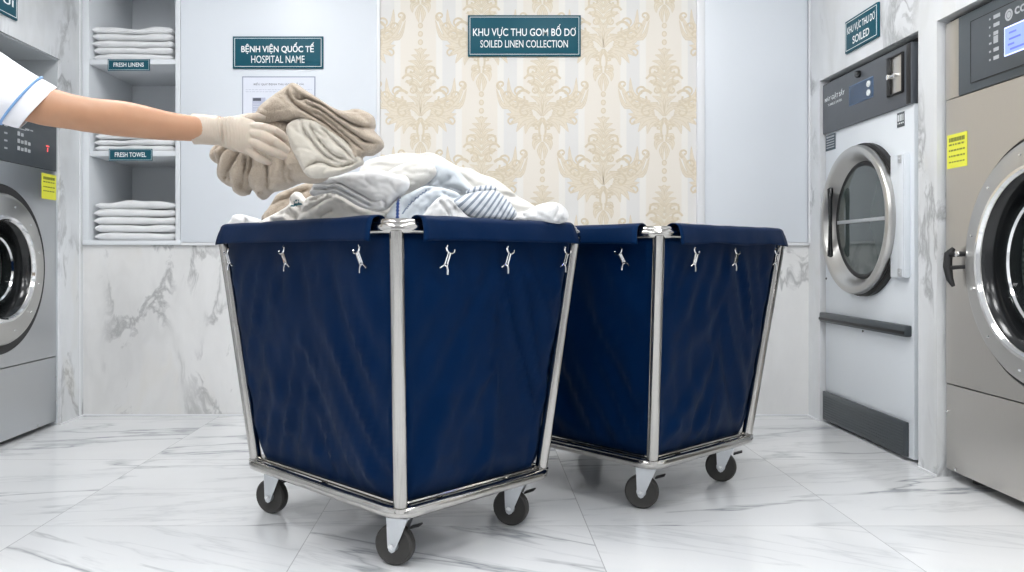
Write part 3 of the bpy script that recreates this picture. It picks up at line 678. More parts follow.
for (a, c_, d, e) in ((x0, x1, z0, z0 + .006), (x0, x1, z1 - .006, z1), (x0, x0 + .03, z0, z1), (x1 - .008, x1, z0, z1)): q.box(a, c_, -.022, -.012, d, e, .001)
q.build('coin_bezel', M['black'], dp)
q = MB(); q.box(x0 + .030, x1 - .008, -.0165, -.012, z0 + .006, z1 - .006, .001); cp = q.build('coin_plate', M['body_w'], dp)
q = MB(); q.lathe([(.011, -.0165), (.011, -.034), (.006, -.036), (.001, -.036)], x0 + .030, 0, 1.535, n=14); q.lathe([(.008, -.0165), (.008, -.030), (.001, -.031)], x0 + .072, 0, 1.535, n=14)
q.tube([(x0 + .030, -.028, 1.535), (x0 + .075, -.028, 1.533)], .004, 8); q.build('coin_slide', M['chrome'], dp)
q = MB(); text_faces(q, 'MÁY GIẶT SẤY', .022, .232, 1.548, 1.584, -.0125, 0, .02); q.build('lettering', M['letter'], dp, smooth=0, fix=False)
q = MB(); text_faces(q, 'TUMBLE DRYER', .055, .205, 1.528, 1.539, -.0125, 0, .01)
q.build('lettering', M['letter'], dp, smooth=0, fix=False)
sticker(dy, 'teal_sticker', .006, .112, 1.318, 1.394, -.0005, [M['teal_d'], M['letter_g']], ((.10, .10, .01), (.30, .07, .02), (.46, .07, .02), (.62, .07, .02), (.78, .07, .02)), 5)
sticker(dy, 'black_sticker', .676, .732, 1.327, 1.385, -.0005, [M['panel'], M['letter']], ((.15, .45, .12), (.70, .10, .12)), 6)
cx, cz, R0 = .387, .967, .327
q = MB(); q.box(.665, .775, -.024, -.0002, .722, 1.212, .004); hg = q.build('hinge_plate', M['white_metal'], dy)
q = MB(); q.box(.732, .772, -.029, -.024, .726, 1.208, .002); q.build('hinge_bar', M['white_metal'], hg)
for z in (.742, 1.192): q = MB(); q.box(.738, .766, -.033, -.029, z - .016, z + .016, .002); q.lathe([(.006, -.033), (.004, -.036), (.001, -.036)], .752, 0, z, n=10); q.build('hinge_screw', M['zinc'], hg)
q = MB(); q.lathe([(R0 + .008, -.0002), (R0 + .008, -.020), (R0 - .01, -.022)], cx + .014, 0, cz, n=80); q.build('door_gasket', M['black'], dy)
dd = empty('door'); dd.parent = dy
q = MB(); q.lathe([(R0 - .006, -.020), (R0, -.030), (R0, -.044), (R0 - .006, -.053), (R0 - .020, -.056), (R0 - .030, -.055), (R0 - .036, -.050), (R0 - .056, -.028), (R0 - .068, -.004), (R0 - .072, -.002)], cx, 0, cz, n=96); q.build('door_ring', M['ring'], dd)
q = MB(); q.lathe([(R0 - .068, -.004), (R0 - .078, -.010), (R0 - .088, -.004), (R0 - .092, -.002)], cx, 0, cz, n=80); q.build('glass_gasket', M['black'], dd)
q = MB(); q.lathe([(R0 - .084, -.0035), (.12, -.006), (.002, -.008)], cx, 0, cz, n=80); q.build('door_glass', M['glass_d'], dd)
q = MB(); q.box(cx - .235, cx + .235, -.0105, -.008, cz - .010, cz + .006, .0008); q.build('glass_strip', M['letter_g'], dd)
h = MB(); hx = cx - .238
h.tube([(hx, -.030, cz + .16), (hx - .002, -.040, cz + .155), (hx + .004, -.044, cz + .10), (hx + .006, -.044, cz), (hx + .004, -.044, cz - .10), (hx - .002, -.040, cz - .155), (hx, -.030, cz - .16)], [.012, .014, .010, .008, .010, .014, .012], 10)
h.build('door_handle', M['black_gloss'], dd)
q = MB(); q.box(-.004, DW * .985, -.030, -.0002, .490, .536, .006)
bar = q.build('bumper_bar', M['panel'], dy); q = MB(); q.box(-.002, DW * .98, -.034, -.030, .500, .512, .002); q.build('bumper_groove', M['black'], bar)
q = MB(); q.box(.0, DW - .035, -.014, -.0002, .016, .152, .003)
kp = q.build('kick_plate', M['panel'], dy)
q = MB()
for k in range(9): q.box(.02, DW - .05, -.0155, -.014, .030 + k * .012, .0345 + k * .012)
q.build('kick_grille', M['panel2'], kp, smooth=0)
for (sx, sz) in ((.385, .478), (.012, 1.10), (.012, .70)): q = MB(); q.lathe([(.005, -.0002), (.005, -.003), (.001, -.0035)], sx, 0, sz, n=8); q.build('panel_bolt', M['black'], dy)
for fx in (.06, DW - .06):
    for fy in (.08, .6): q = MB(); q.lathe([(.03, 0), (.03, .010), (.015, .014)], fx, fy, 0, axis='z', n=14, cap0=True, cap1=True); q.build('foot', M['black'], dy)

# ---------------------------------------------------------------- linen carts
HA, HB, TAP, ZR, ZT = .372, .292, .066, .160, .872      # base half sizes, widening towards the top, heights of the two rings
def rrect(ha, hb, r, z, n=6):
    pts = []
    for (sx, sy, a0) in ((1, 1, 0), (-1, 1, PI / 2), (-1, -1, PI), (1, -1, 3 * PI / 2)):
        for k in range(n + 1):
            a = a0 + PI / 2 * k / n; pts.append((sx * (ha - r) + r * math.cos(a), sy * (hb - r) + r * math.sin(a), z))
    return pts
def bag_mesh(seed, HB, TAP):
    """the hung canvas bag: soft-cornered tapering box with its wrinkles, open at the top"""
    mb = MB(); rnd = random.Random(seed); NZ = 44; per = 30; ox = rnd.uniform(0, 50)
    rings = []
    def outline(ha, hb, r):
        out = []
        segs = [(1, -1, -PI / 2), (1, 1, 0), (-1, 1, PI / 2), (-1, -1, PI)]
        for q_, (sx, sy, a0) in enumerate(segs):
            cx_, cy_ = sx * (ha - r), sy * (hb - r)
            for k in range(7): a = a0 + PI / 2 * k / 6; out.append((cx_ + r * math.cos(a), cy_ + r * math.sin(a), math.cos(a), math.sin(a), 0, q_))
            nx_, ny_ = segs[(q_ + 1) % 4][0] * (ha - r), segs[(q_ + 1) % 4][1] * (hb - r)
            a = a0 + PI / 2; c, s = math.cos(a), math.sin(a); ex, ey = cx_ + r * c, cy_ + r * s; fx, fy = nx_ + r * c, ny_ + r * s
            for k in range(1, per): u = k / per; out.append((ex + (fx - ex) * u, ey + (fy - ey) * u, c, s, math.sin(PI * u), q_))
        return out
    for i in range(NZ + 1):
        v = i / NZ; z = .172 + (ZT - .012 - .172) * v
        e = TAP * v; ha, hb = HA - .028 + e + .020 * v, HB - .028 + e + .020 * v
        r = .036 + .018 * v
        if v < .05: sh = .006 * (1 - v / .05) ** 2; ha -= sh; hb -= sh
        row = []
        for (x, y, nx, ny, m_, q_) in outline(ha, hb, r):
            p = Vector((x * 3 + ox, y * 3, z * 2.0)); along = x * -ny + y * nx
            env = min(1, v / .1) * min(1, (1 - v) / .16)
            d = .020 * m_ * math.sin(PI * min(1, v * 1.05)) ** .8 * .5                         # belly
            d += .018 * noise.noise(p) * env
            # long slack folds: ridges running from the hanging points down to the lower corners
            ang = along * 9 + (v - .5) * 3 * (1 if along > 0 else -1)
            rid = noise.noise(Vector((ang * 1.3 + ox, q_ * 7.0, v * 1.4)))
            d += .019 * (1 - abs(rid) * 3.2 if abs(rid) < .31 else 0) * env * (.5 + .5 * (1 - v))
            rid2 = noise.noise(Vector((along * 22 + v * 5, q_ * 3 + ox, v * 2.5)))
            d += .008 * rid2 * env
            d += .012 * (1 - abs(noise.noise(Vector((along * 5, v * 7 + q_, ox)))) * 4) * max(0, 1 - v / .3) * .5 * env   # crumple at the foot
            if m_ < .3: d *= .5 + m_ * 1.6
            row.append(mb.bm.verts.new((x + nx * d, y + ny * d, z)))
        rings.append(row)
    K = len(rings[0])
    for A, B in zip(rings, rings[1:]):
        for k in range(K): mb.bm.faces.new((A[k], A[(k + 1) % K], B[(k + 1) % K], B[k]))
    mb.bm.faces.new(rings[0][::-1])
    return mb
def hook_mesh():
    """sprung wire hook, local: hangs down -z, flat in x-z, faces -y"""
    h = MB(); r = .0022
    h.tube([(-.011, -.004, .000), (-.012, -.004, -.006), (-.007, -.004, -.012), (0, -.004, -.014), (.007, -.004, -.012), (.012, -.004, -.006), (.011, -.004, .000)], r, 6)
    h.tube([(-.0035, -.004, -.013), (-.004, -.003, -.044)], r * .9, 6); h.tube([(.0035, -.004, -.013), (.004, -.003, -.044)], r * .9, 6)
    h.tube([(0, -.006, -.016), (0, -.005, -.042)], .0034, 6)
    h.tube([(-.014, -.003, -.058), (-.009, -.004, -.051), (-.004, -.003, -.045), (.004, -.003, -.045), (.008, -.004, -.052), (.012, -.003, -.062)], r, 6)
    return h
def flap_mesh(L, seed, drop=.044):
    """canvas folded over the top rail along one side, local x along the rail, outside is -y"""
    mb = MB(); rnd = random.Random(seed); n = 34; ox = rnd.uniform(0, 30); rings = []
    for i in range(n + 1):
        u = i / n; x = (u - .5) * L; e = min(u, 1 - u) * L; wob = noise.noise(Vector((u * 6 + ox, 0, 0)))
        flare = math.exp(-e / .03)
        sec = [(.022, -.055), (.021, -.02), (.020, .004)]
        for k in range(9): a = PI * k / 8; sec.append((.021 * math.cos(a), .004 + .014 * math.sin(a) + .002 * wob))
        dz = drop + .005 * noise.noise(Vector((u * 4 + ox, 5, 0))) + .004 * flare
        for k in range(1, 7): t_ = k / 6; sec.append((-.021 - (.008 + .006 * wob + .008 * flare) * t_ * (1.4 - .6 * t_), .004 - dz * t_))
        rings.append([(x + (.010 * (1 if u > .5 else -1) * (-z / .05) * flare if z < 0 else 0), y, z) for (y, z) in sec])
    vs = [[mb.bm.verts.new(p) for p in row] for row in rings]
    for A, B in zip(vs, vs[1:]):
        for k in range(len(A) - 1): mb.bm.faces.new((A[k], A[k + 1], B[k + 1], B[k]))
    return mb
def make_cart(loc, rz, label, seed, HB=HB, TAP=TAP):
    root = empty('linen_cart', loc, rz); tag(root, label, 'laundry cart', 'navy canvas linen carts')
    q = MB(); q.tube(rrect(HA, HB, .055, ZR), .0155, 14, closed=True); q.tube(rrect(HA - .024, HB - .024, .040, ZR + .014), .006, 8, closed=True)
    q.build('base_ring', M['steel'], root)
    for y in (-.13, .13): q = MB(); q.tube([(-HA + .01, y, ZR), (HA - .01, y, ZR)], .009, 10); q.build('base_crossbar', M['steel'], root)
    q = MB(); q.tube([(0, -HB + .01, ZR - .002), (0, HB - .01, ZR - .002)], .009, 10); q.build('base_crossbar', M['steel'], root)
    q = MB(); q.tube(rrect(HA + TAP, HB + TAP, .045, ZT), .0150, 14, closed=True); q.tube(rrect(HA + TAP - .004, HB + TAP - .004, .045, ZT + .0115), .0120, 12, closed=True); q.build('top_rail', M['steel'], root)
    for sx in (1, -1):
        for sy in (1, -1):
            q = MB(); a = Vector((sx * (HA - .020), sy * (HB - .020), ZR + .008)); c_ = Vector((sx * (HA + TAP - .014), sy * (HB + TAP - .014), ZT - .004))
            q.tube([a, a.lerp(c_, .5), c_], .0185, 20)
            q.tube([a - (c_ - a).normalized() * .004, a + (c_ - a).normalized() * .007], .0225, 16)
            q.build('corner_post', M['steel'], root)
            cx_, cy_ = sx * (HA - .068), sy * (HB - .068)
            cs = empty('caster', (cx_, cy_, 0), {(-1, -1): -.40, (1, -1): -.36, (-1, 1): -.5, (1, 1): -.34}[(sx, sy)] - rz); cs.parent = root
            wl_ = MB(); R = .054
            wl_.lathe([(.012, -.013), (R - .014, -.012), (R - .006, -.0155), (R - .001, -.011), (R, 0), (R - .001, .011), (R - .006, .0155), (R - .014, .012), (.012, .013)], -.022, 0, R, n=36)
            wl_.build('wheel', M['wheel'], cs)
            hb = MB(); hb.lathe([(.001, -.016), (.014, -.016), (.016, -.012), (.016, .012), (.014, .016), (.001, .016)], -.022, 0, R, n=18); hb.build('wheel_hub', M['zinc'], cs)
            fk = MB()
            for s in (1, -1):
                pr = [(.016, .146), (-.034, .146), (-.038, .138), (-.034, R - .004), (-.030, R - .014), (-.022, R - .018), (-.014, R - .014), (-.008, R), (.024, .128), (.024, .14)]
                A = [fk.bm.verts.new((x, s * .0200, z)) for x, z in pr]; B = [fk.bm.verts.new((x, s * .0225, z)) for x, z in pr]
                fk.bm.faces.new(A); fk.bm.faces.new(B[::-1])
                for k in range(len(A)): fk.bm.faces.new((A[k], B[k], B[(k + 1) % len(A)], A[(k + 1) % len(A)]))
            fk.box(-.038, .026, -.0225, .0225, .126, .131, .001); fk.lathe([(.022, .131), (.024, .134), (.022, .140)], 0, 0, 0, axis='z', n=18, cap0=True, cap1=True)
            fk.box(-.036, .036, -.030, .030, .140, .1445, .001); fk.build('fork', M['zinc'], cs)
            ab = MB(); ab.lathe([(.001, -.0285), (.007, -.0285), (.007, -.0225)], -.022, 0, R, n=6); ab.lathe([(.007, .0225), (.007, .0285), (.001, .0285)], -.022, 0, R, n=6); ab.build('axle_bolt', M['chrome'], cs)
            br = MB(); br.box(.020, .052, -.014, .014, .104, .109, .002, rot=Matrix.Rotation(-.35, 4, 'Y')); br.build('brake_pedal', M['black'], cs)
    bg = bag_mesh(seed * 7 + 3, HB, TAP).build('canvas_bag', M['canvas'], root, smooth=180)
    md = bg.modifiers.new('thickness', 'SOLIDIFY'); md.thickness = .003; md.offset = -1
    # corner seams
    for (fr, ln, ax, off, hs) in ((0, 2 * (HA + TAP), 0, -(HB + TAP), (.075, .44, .84)), (PI, 2 * (HA + TAP), 0, HB + TAP, (.17, .57, .95)), (PI / 2, 2 * (HB + TAP), 1, HA + TAP, (.234, .55, .90)), (-PI / 2, 2 * (HB + TAP), 1, -(HA + TAP), (.1, .45, .77))):
        f = flap_mesh(ln - .128, seed * 11 + int(fr * 3) + 4).build('canvas_flap', M['canvas'], bg, smooth=180)
        md = f.modifiers.new('thickness', 'SOLIDIFY'); md.thickness = .0028; md.offset = 1
        f.rotation_euler = (0, 0, fr); f.location = ((0, off, ZT + .012) if ax == 0 else (off, 0, ZT + .012))
        if ax == 0 and fr == 0: f.rotation_euler = (0, 0, 0)
        for s in hs:
            hk = hook_mesh().build('hook', M['chrome'], root)
            u = (s - .5) * ln * .985
            tilt = -.55 if ax == 0 else .42
            loc_ = {0: (u, -(HB + TAP) + .026, 0), 1: None}[0] if fr == 0 else None
            if fr == 0: P_ = (u, -(HB + TAP) - .004, ZT - .046)
            elif fr == PI: P_ = (-u, HB + TAP - .010, ZT - .046)
            elif fr > 0: P_ = (HA + TAP + .004, u, ZT - .046)
            else: P_ = (-(HA + TAP) + .010, -u, ZT - .046)
            hk.location = P_; hk.scale = (1.2, 1.2, 1.1); hk.rotation_euler = (-.07, tilt, fr)
    return root

cart1 = make_cart((-.244, 2.490, 0), -PI / 4, 'navy canvas laundry cart heaped with linen', 1)
a2 = math.radians(-48); n2 = Vector((.550, 2.500))            # second cart, set by its near corner
c2 = n2 - Vector((HA * math.cos(a2) + .302 * math.sin(a2), HA * math.sin(a2) - .302 * math.cos(a2)))
cart2 = make_cart((c2.x, c2.y, 0), a2, 'navy canvas laundry cart without any linen showing, behind the heaped one', 2, .302, .078)
# the linen and the person
# ---------------------------------------------------------------- linen
from mathutils.geometry import delaunay_2d_cdt
M['beige'] = fabric('beige terry', (.50, .42, .335), var=.22, bstr=.8, scale=260)
M['beige_l'] = fabric('oatmeal cotton', (.60, .56, .49), var=.08, bstr=.3)
M['cream'] = fabric('cream cotton', (.68, .665, .63), var=.05, bstr=.2)
M['white_c'] = fabric('white cotton', (.72, .72, .72), var=.05, bstr=.2)
M['cream_shade_lift'] = fabric('cream cotton lightened against shade', (.80, .775, .73), var=.04, bstr=.2, blotch=.02)  # cream with its colour lightened to offset the held bundle's shadow
M['blue_w'] = fabric('bluish white cotton', (.61, .655, .70), var=.05, bstr=.2)
M['navy_s'] = fabric('navy woven stripe', (.03, .07, .25), var=.1)
M['grey_s'] = fabric('slate blue woven stripe', (.20, .25, .35), var=.1)
M['teal_p'] = fabric('teal print', (.03, .16, .20), var=.1)
def at(px, py, Y): return Vector(((px - 475) * Y / F, Y, EYE + (258 - py) * Y / F))
def smooth_loop(pts, closed=True, sub=4):
    n = len(pts); out = []
    for i in range(n if closed else n - 1):
        g = lambda k: Vector(pts[k % n]) if closed else Vector(pts[max(0, min(n - 1, k))])
        a, b_, c_, d_ = g(i - 1), g(i), g(i + 1), g(i + 2)
        for k in range(sub):
            u = k / sub; out.append(.5 * (2 * b_ + (c_ - a) * u + (2 * a - 5 * b_ + 4 * c_ - d_) * u * u + (3 * b_ - a - 3 * c_ + d_) * u ** 3))
    if not closed: out.append(Vector(pts[-1]))
    return np.array([(p.x, p.y) for p in out])
def seg_dist(P, L):
    """distance of points P to polyline L, and the side (sign) of the nearest segment, and the arc position"""
    best = np.full(len(P), 1e9); sgn = np.zeros(len(P)); arc = np.zeros(len(P)); acc = 0; tot = np.sum(np.hypot(*(L[1:] - L[:-1]).T)) + 1e-9
    for a, b_ in zip(L[:-1], L[1:]):
        d = b_ - a; l = np.hypot(*d) + 1e-9; t_ = np.clip(((P - a) @ d) / l ** 2, 0, 1); q = P - (a + t_[:, None] * d)
        dd = np.hypot(q[:, 0], q[:, 1]); m = dd < best
        best[m] = dd[m]; sgn[m] = np.sign(d[0] * q[m, 1] - d[1] * q[m, 0]); arc[m] = (acc + t_[m] * l) / tot; acc += l
    return best, sgn, arc
def cloth(name, outline, Y, T, creases, mat, label, back=.8, step=1.9, R=None, wob=1.0, lean=0, patches=(), extra=(), group=None, seed=0, stripes=None, roll=4.0, rw=7.0):
    """a crumpled or folded piece of cloth with body: outline and fold lines in photograph units at distance Y.
    creases: (points, width, depth, step): a valley along the points, the side to the right of the run raised by step"""
    O = smooth_loop(outline); sc = Y / F; R = R or T * .8
    x0, y0 = O.min(0); x1, y1 = O.max(0)
    gx, gy = np.meshgrid(np.arange(x0, x1, step), np.arange(y0, y1, step * .9)); gx[::2] += step * .5
    G = np.stack([gx.ravel(), gy.ravel()], 1)
    def inside(P):
        c = np.zeros(len(P), bool); n = len(O)
        for i in range(n):
            a, b_ = O[i], O[(i + 1) % n]; m = ((a[1] > P[:, 1]) != (b_[1] > P[:, 1]))
            with np.errstate(divide='ignore', invalid='ignore'): c ^= m & (P[:, 0] < (b_[0] - a[0]) * (P[:, 1] - a[1]) / (b_[1] - a[1]) + a[0])
        return c
    OC = np.vstack([O, O[:1]]); G = G[inside(G)]; de, _, _ = seg_dist(G, OC); G = G[de > step * .55]
    # extra rows close to the rim so the edge rounds smoothly
    n = len(O); V2 = [Vector(p) for p in O] + [Vector(p) for p in G]
    vs, es, fs, *_ = delaunay_2d_cdt(V2, [(i, (i + 1) % n) for i in range(n)], [], 0, 1e-6)
    P = np.array([(v.x, v.y) for v in vs]); cen = np.array([P[list(f)].mean(0) for f in fs]); ok = inside(cen)
    fs = [f for f, k in zip(fs, ok) if k]
    de, _, _ = seg_dist(P, OC); e = np.minimum(1, de / R); edge = np.sqrt(np.maximum(0, 1 - (1 - e) ** 2))
    H = T * edge; C_ = np.zeros(len(P)); near = np.full(len(P), 1e9)
    for (pts, w_, dep, st) in creases:
        L = smooth_loop(pts, False, 4); d, s_, arc = seg_dist(P, L)
        taper = np.minimum(1, np.minimum(arc, 1 - arc) * 5 + .25)
        if dep >= 3: near = np.minimum(near, d + (1 - taper) * 5)
        C_ -= 1.25 * dep * np.exp(-(d / w_)) * taper
        if st: C_ += st * np.exp(-(d / (w_ * 3.2))) * np.clip(s_ * d / (step * .8), -1, 1) * taper * .6
    C_ += roll * (np.sqrt(np.maximum(0, 1 - (1 - np.minimum(1, near / rw)) ** 2)) - 1)
    nz = np.array([noise.noise(Vector((p[0] * .06 + seed * 3.1, p[1] * .08, seed))) * 1.6 + noise.noise(Vector((p[0] * .16 + seed, p[1] * .2, seed * 2))) * .8 - 1.5 * max(0, 1 - 5.5 * abs(noise.noise(Vector((p[0] * .045 + p[1] * .03 + seed * 5, p[1] * .10 - p[0] * .03, seed * 1.7))))) for p in P])
    H = H + (C_ + nz * wob) * np.minimum(1, edge * 1.2)
    B = -T * back * edge
    me = bpy.data.meshes.new(name); front = []; rear = []; NP = len(P); verts = []
    used_rim = de < 1e-4
    for i in range(NP):
        base = at(P[i, 0], P[i, 1], Y); ln = lean * (258 - P[i, 1]) * sc
        verts.append((base.x, base.y - H[i] * sc + ln * 0 + lean * (EYE * 0 + (base.z - .95)), base.z))
    idx = list(range(NP)); bi = {}
    for i in range(NP):
        if used_rim[i]: bi[i] = i
        else:
            base = at(P[i, 0], P[i, 1], Y); bi[i] = len(verts); verts.append((base.x, base.y - B[i] * sc + lean * (base.z - .95), base.z))
    faces = [tuple(f) for f in fs] + [tuple(bi[k] for k in reversed(f)) for f in fs]
    me.from_pydata(verts, [], faces); mats = [mat] + [p[1] for p in patches]; [me.materials.append(m) for m in mats]
    if patches or stripes:
        fc = np.array([P[list(f)].mean(0) for f in fs])
        for k, (L, m_, w_) in enumerate(patches):
            d, _, _ = seg_dist(fc, smooth_loop(L, False, 3))
            for j in np.nonzero(d < w_)[0]: me.polygons[int(j)].material_index = k + 1
    uv = me.uv_layers.new(name='UVMap')
    if stripes:
        (ax, ay), dn = stripes; allP = np.vstack([P, np.array([P[i] for i in range(NP) if not used_rim[i]]).reshape(-1, 2)])
        bend = allP[:, 0] * ax + allP[:, 1] * ay + .010 * (allP[:, 0] - P[:, 0].mean()) ** 2 * dn
        for l in me.loops: uv.data[l.index].uv = (bend[l.vertex_index], 0)
    me.validate(); me.polygons.foreach_set('use_smooth', [True] * len(me.polygons))
    o = bpy.data.objects.new(name, me); C.objects.link(o)
    bmx = bmesh.new(); bmx.from_mesh(me); bmesh.ops.recalc_face_normals(bmx, faces=bmx.faces); bmx.to_mesh(me); bmx.free()
    tag(o, label, 'towel' if 'towel' in name else 'sheet', group); return o
GP = 'soiled linen heaped in the front cart'; GH = 'beige linen held in the gloved hand'
# the heap's body inside the bag: one big crumpled sheet
def heap_sheet():
    mb = MB(); nx, ny = 90, 74; hx_, hy_ = HA + TAP - .045, HB + TAP - .045; rows = []
    a = -PI / 4; ca, sa = math.cos(a), math.sin(a)
    for i in range(nx + 1):
        row = []
        for j in range(ny + 1):
            u, v = i / nx * 2 - 1, j / ny * 2 - 1
            x, y = u * hx_, v * hy_; wx, wy = x * ca - y * sa - .244, x * sa + y * ca + 2.49
            r = max(abs(u), abs(v)); dome = max(0, 1 - (u * u + v * v) * .62)
            z = .838 + .075 * dome ** 1.1 * (1 if wx > -.55 else max(0, 1 - (-.55 - wx) / .25))
            p = Vector((wx * 5, wy * 5, 1)); n_ = noise.noise(p) + .6 * noise.noise(p * 2.2)
            z += .018 * n_ - .022 * max(0, 1 - abs(noise.noise(p * 1.3 + Vector((7, 0, 0)))) * 6)
            if r > .93: z -= (r - .93) / .07 * .10
            row.append(mb.bm.verts.new((wx, wy, z)))
        rows.append(row)
    for A, B in zip(rows, rows[1:]):
        for k in range(ny): mb.bm.faces.new((A[k], B[k], B[k + 1], A[k + 1]))
    o = mb.build('crumpled_sheet', M['white_c'], smooth=180, fix=False); md = o.modifiers.new('thickness', 'SOLIDIFY'); md.thickness = .004; md.offset = -1
    tag(o, 'white crumpled sheet filling the front cart under the other linen', 'sheet', GP)
heap_sheet()
K2 = 2.0
cloth('draped_sheet', [(362, 163), (372, 157), (388, 153), (404, 151), (418, 152), (428, 150.6), (437, 153), (449, 160), (460, 166), (470, 167), (481, 173), (493, 177), (502, 182.5), (510, 189), (518, 196), (527, 201), (537, 208), (541, 216), (536, 224), (500, 226), (440, 226), (390, 222), (366, 205), (356, 182)], 2.52, 24,
      [([(400, 158), (418, 156), (436, 159), (450, 168), (462, 178), (476, 190)], 3, 4, 3), ([(500, 194), (508, 196), (518, 197.5), (528, 203)], 2, 5, -3), ([(476, 172), (490, 180), (503, 190), (516, 203)], 4, 2.5, 0), ([(372, 160), (390, 160), (410, 158)], 2.5, 2, 1)], M['cream'],
      'cream sheet draped over the back of the heap down to its right side', group=GP, lean=.25, R=10, seed=1)
cloth('rolled_sheet', [(423, 171), (434, 163), (445, 161.5), (455, 167), (463, 175), (470, 184), (476, 190), (470, 195), (458, 194), (444, 190), (430, 190), (418, 188)], 2.40, 15,
      [([(432, 165), (437, 172), (433, 180), (424, 186)], 1.6, 5, 2), ([(458, 173), (466, 181), (474, 187)], 1.4, 4, 3), ([(436, 186), (449, 187), (458, 190), (467, 193)], 1.5, 5, 2), ([(452, 177), (444, 183), (438, 185)], 1.8, 3, 1), ([(448, 166), (446, 175), (441, 182)], 2.4, 1.6, 0)], M['blue_w'],
      'pale bluish sheet folded behind the striped towel', group=GP, lean=.2, R=7, seed=2)
cloth('folded_towel', [(380, 178), (391, 169), (404, 163), (418, 160), (427, 161.5), (434, 165), (436.5, 172), (433, 178), (424, 185), (410, 192), (399, 198), (388, 205), (378, 206), (374, 190)], 2.34, 15,
      [([(406, 177), (409.5, 184), (408, 193)], 1.2, 2.2, 2), ([(424, 163), (430, 169), (428, 177)], 2, 2.5, 1), ([(392, 176), (404, 172), (417, 166)], 3, 1.6, 0)], M['cream'],
      'white cotton cloth lying as a thick roll across the middle of the heap', group=GP, lean=.1, R=9, seed=3)
cloth('crumpled_sheet', [(388, 222), (391, 208), (398, 198.5), (410, 192.5), (424, 186), (436, 186.5), (448, 189), (458, 193), (463, 200), (468, 210), (472, 223), (430, 226)], 2.26, 12,
      [([(403, 214), (410, 204), (418, 197), (427, 191), (437, 189)], 1.5, 4, 3), ([(421, 219), (426, 210), (434, 203), (441, 198)], 1.5, 5, 3), ([(440, 192), (452, 197), (462, 201)], 1.5, 3, 2), ([(413, 216), (420, 205), (430, 197)], 2, 2, 0)], M['blue_w'],
      'bluish sheet with navy edge stripe behind the bare corner of the front cart\'s rail', group=GP, lean=.15, R=7, seed=4,
      patches=[([(399.3, 198), (399, 207), (399, 219)], M['navy_s'], 1.4), ([(404, 214), (411, 204), (418, 198), (427, 190.5)], M['grey_s'], .9)])
cloth('crumpled_towel', [(420, 223), (424, 214), (431, 205), (438, 198), (446, 196), (456, 203), (462, 211), (471, 218), (486, 222), (470, 226)], 2.20, 9,
      [([(438, 200), (444, 207), (449, 214), (452, 222)], 1.5, 4, 2), ([(447, 199), (454, 207), (462, 216)], 1.5, 4, -2), ([(428, 212), (434, 208), (441, 207)], 1.8, 2, 0), ([(456, 206), (455, 212), (459, 221)], 1.5, 3, 1)], M['white_c'],
      'small white cloth bunched left of the blue striped towel', group=GP, lean=.1, R=6, seed=5)
M['stripe'] = striped('white terry with slate stripes', (.66, .69, .73), (.19, .23, .29), .19, .40)
cloth('striped_towel', [(449, 204), (458, 197), (472, 192.5), (486, 190.5), (496, 190.5), (503, 195), (509, 201), (514, 208), (517, 214), (512, 220), (500, 223), (486, 222), (472, 218), (460, 212)], 2.22, 12,
      [([(500, 193), (498, 205), (503, 221)], 2.0, 2.6, 1), ([(509, 202), (506, 210), (510, 221)], 1.6, 2.4, 0), ([(462, 212), (475, 217), (488, 221)], 1.8, 1, 0)], M['stripe'],
      'white towel with slate blue stripes near the right end of the heap', group=GP, lean=.1, R=9, seed=6, wob=.5, stripes=((.80, .60), .6))
cloth('striped_towel', [(466, 192), (472, 187.5), (482, 185.5), (492, 185.5), (497, 189), (494, 193), (482, 195), (470, 196)], 2.30, 8,
      [([(482, 186), (480, 194)], 1.2, 2, 0), ([(490, 186), (488, 193)], 1.2, 2, 0)], M['stripe'], 'small folded end of slate striped cloth above the larger striped towel', group=GP, R=5, seed=7, wob=.4, stripes=((1.0, .25), .3))
cloth('crumpled_towel', [(512, 222), (514, 214), (519, 212), (526, 211), (533, 207), (542, 203.5), (552, 202), (559, 203.5), (564.5, 207.5), (568.5, 213), (568, 219), (563, 223), (545, 226), (526, 226)], 2.33, 15,
      [([(556, 203), (557, 210), (552, 220)], 1.4, 4, 2), ([(563, 207), (566, 214), (560, 221)], 1.3, 4, 2), ([(533, 208), (536, 215), (534, 222)], 2.2, 1.5, 0), ([(544, 204), (547, 212), (542, 221)], 2.5, 1.5, 0), ([(519, 213), (525, 217), (527, 224)], 1.4, 4, 2)], M['white_c'],
      'white cloth crumpled into a ball at the right end of the heap', group=GP, R=11, seed=8)
# left half of the heap
cloth('crumpled_towel', [(228, 228), (231, 219), (233, 215.5), (239, 214), (247, 215.5), (256, 218), (262, 221), (266, 228)], 2.55, 8,
      [([(240, 215), (246, 220), (243, 227)], 1.3, 3, 2), ([(250, 217), (254, 222)], 1.3, 2, 1)], M['white_c'], 'low greyish white cloth lying alone at the left end of the heap', group=GP, R=5, seed=9)
cloth('beige_towel', [(262, 219), (267, 210), (272, 202), (276, 195), (283, 191), (294, 187), (305, 183), (316, 182), (322, 188), (318, 200), (308, 208), (296, 214), (280, 222), (268, 226)], 2.42, 14,
      [([(270, 206), (282, 201), (292, 197), (300, 190)], 1.6, 4, 2), ([(292, 201), (300, 194), (312, 190)], 1.6, 4, 2), ([(276, 198), (288, 193)], 1.6, 2, 1)], M['beige'],
      'beige towel low in the heap under the held linen', group=GP, R=8, seed=10, lean=.1)
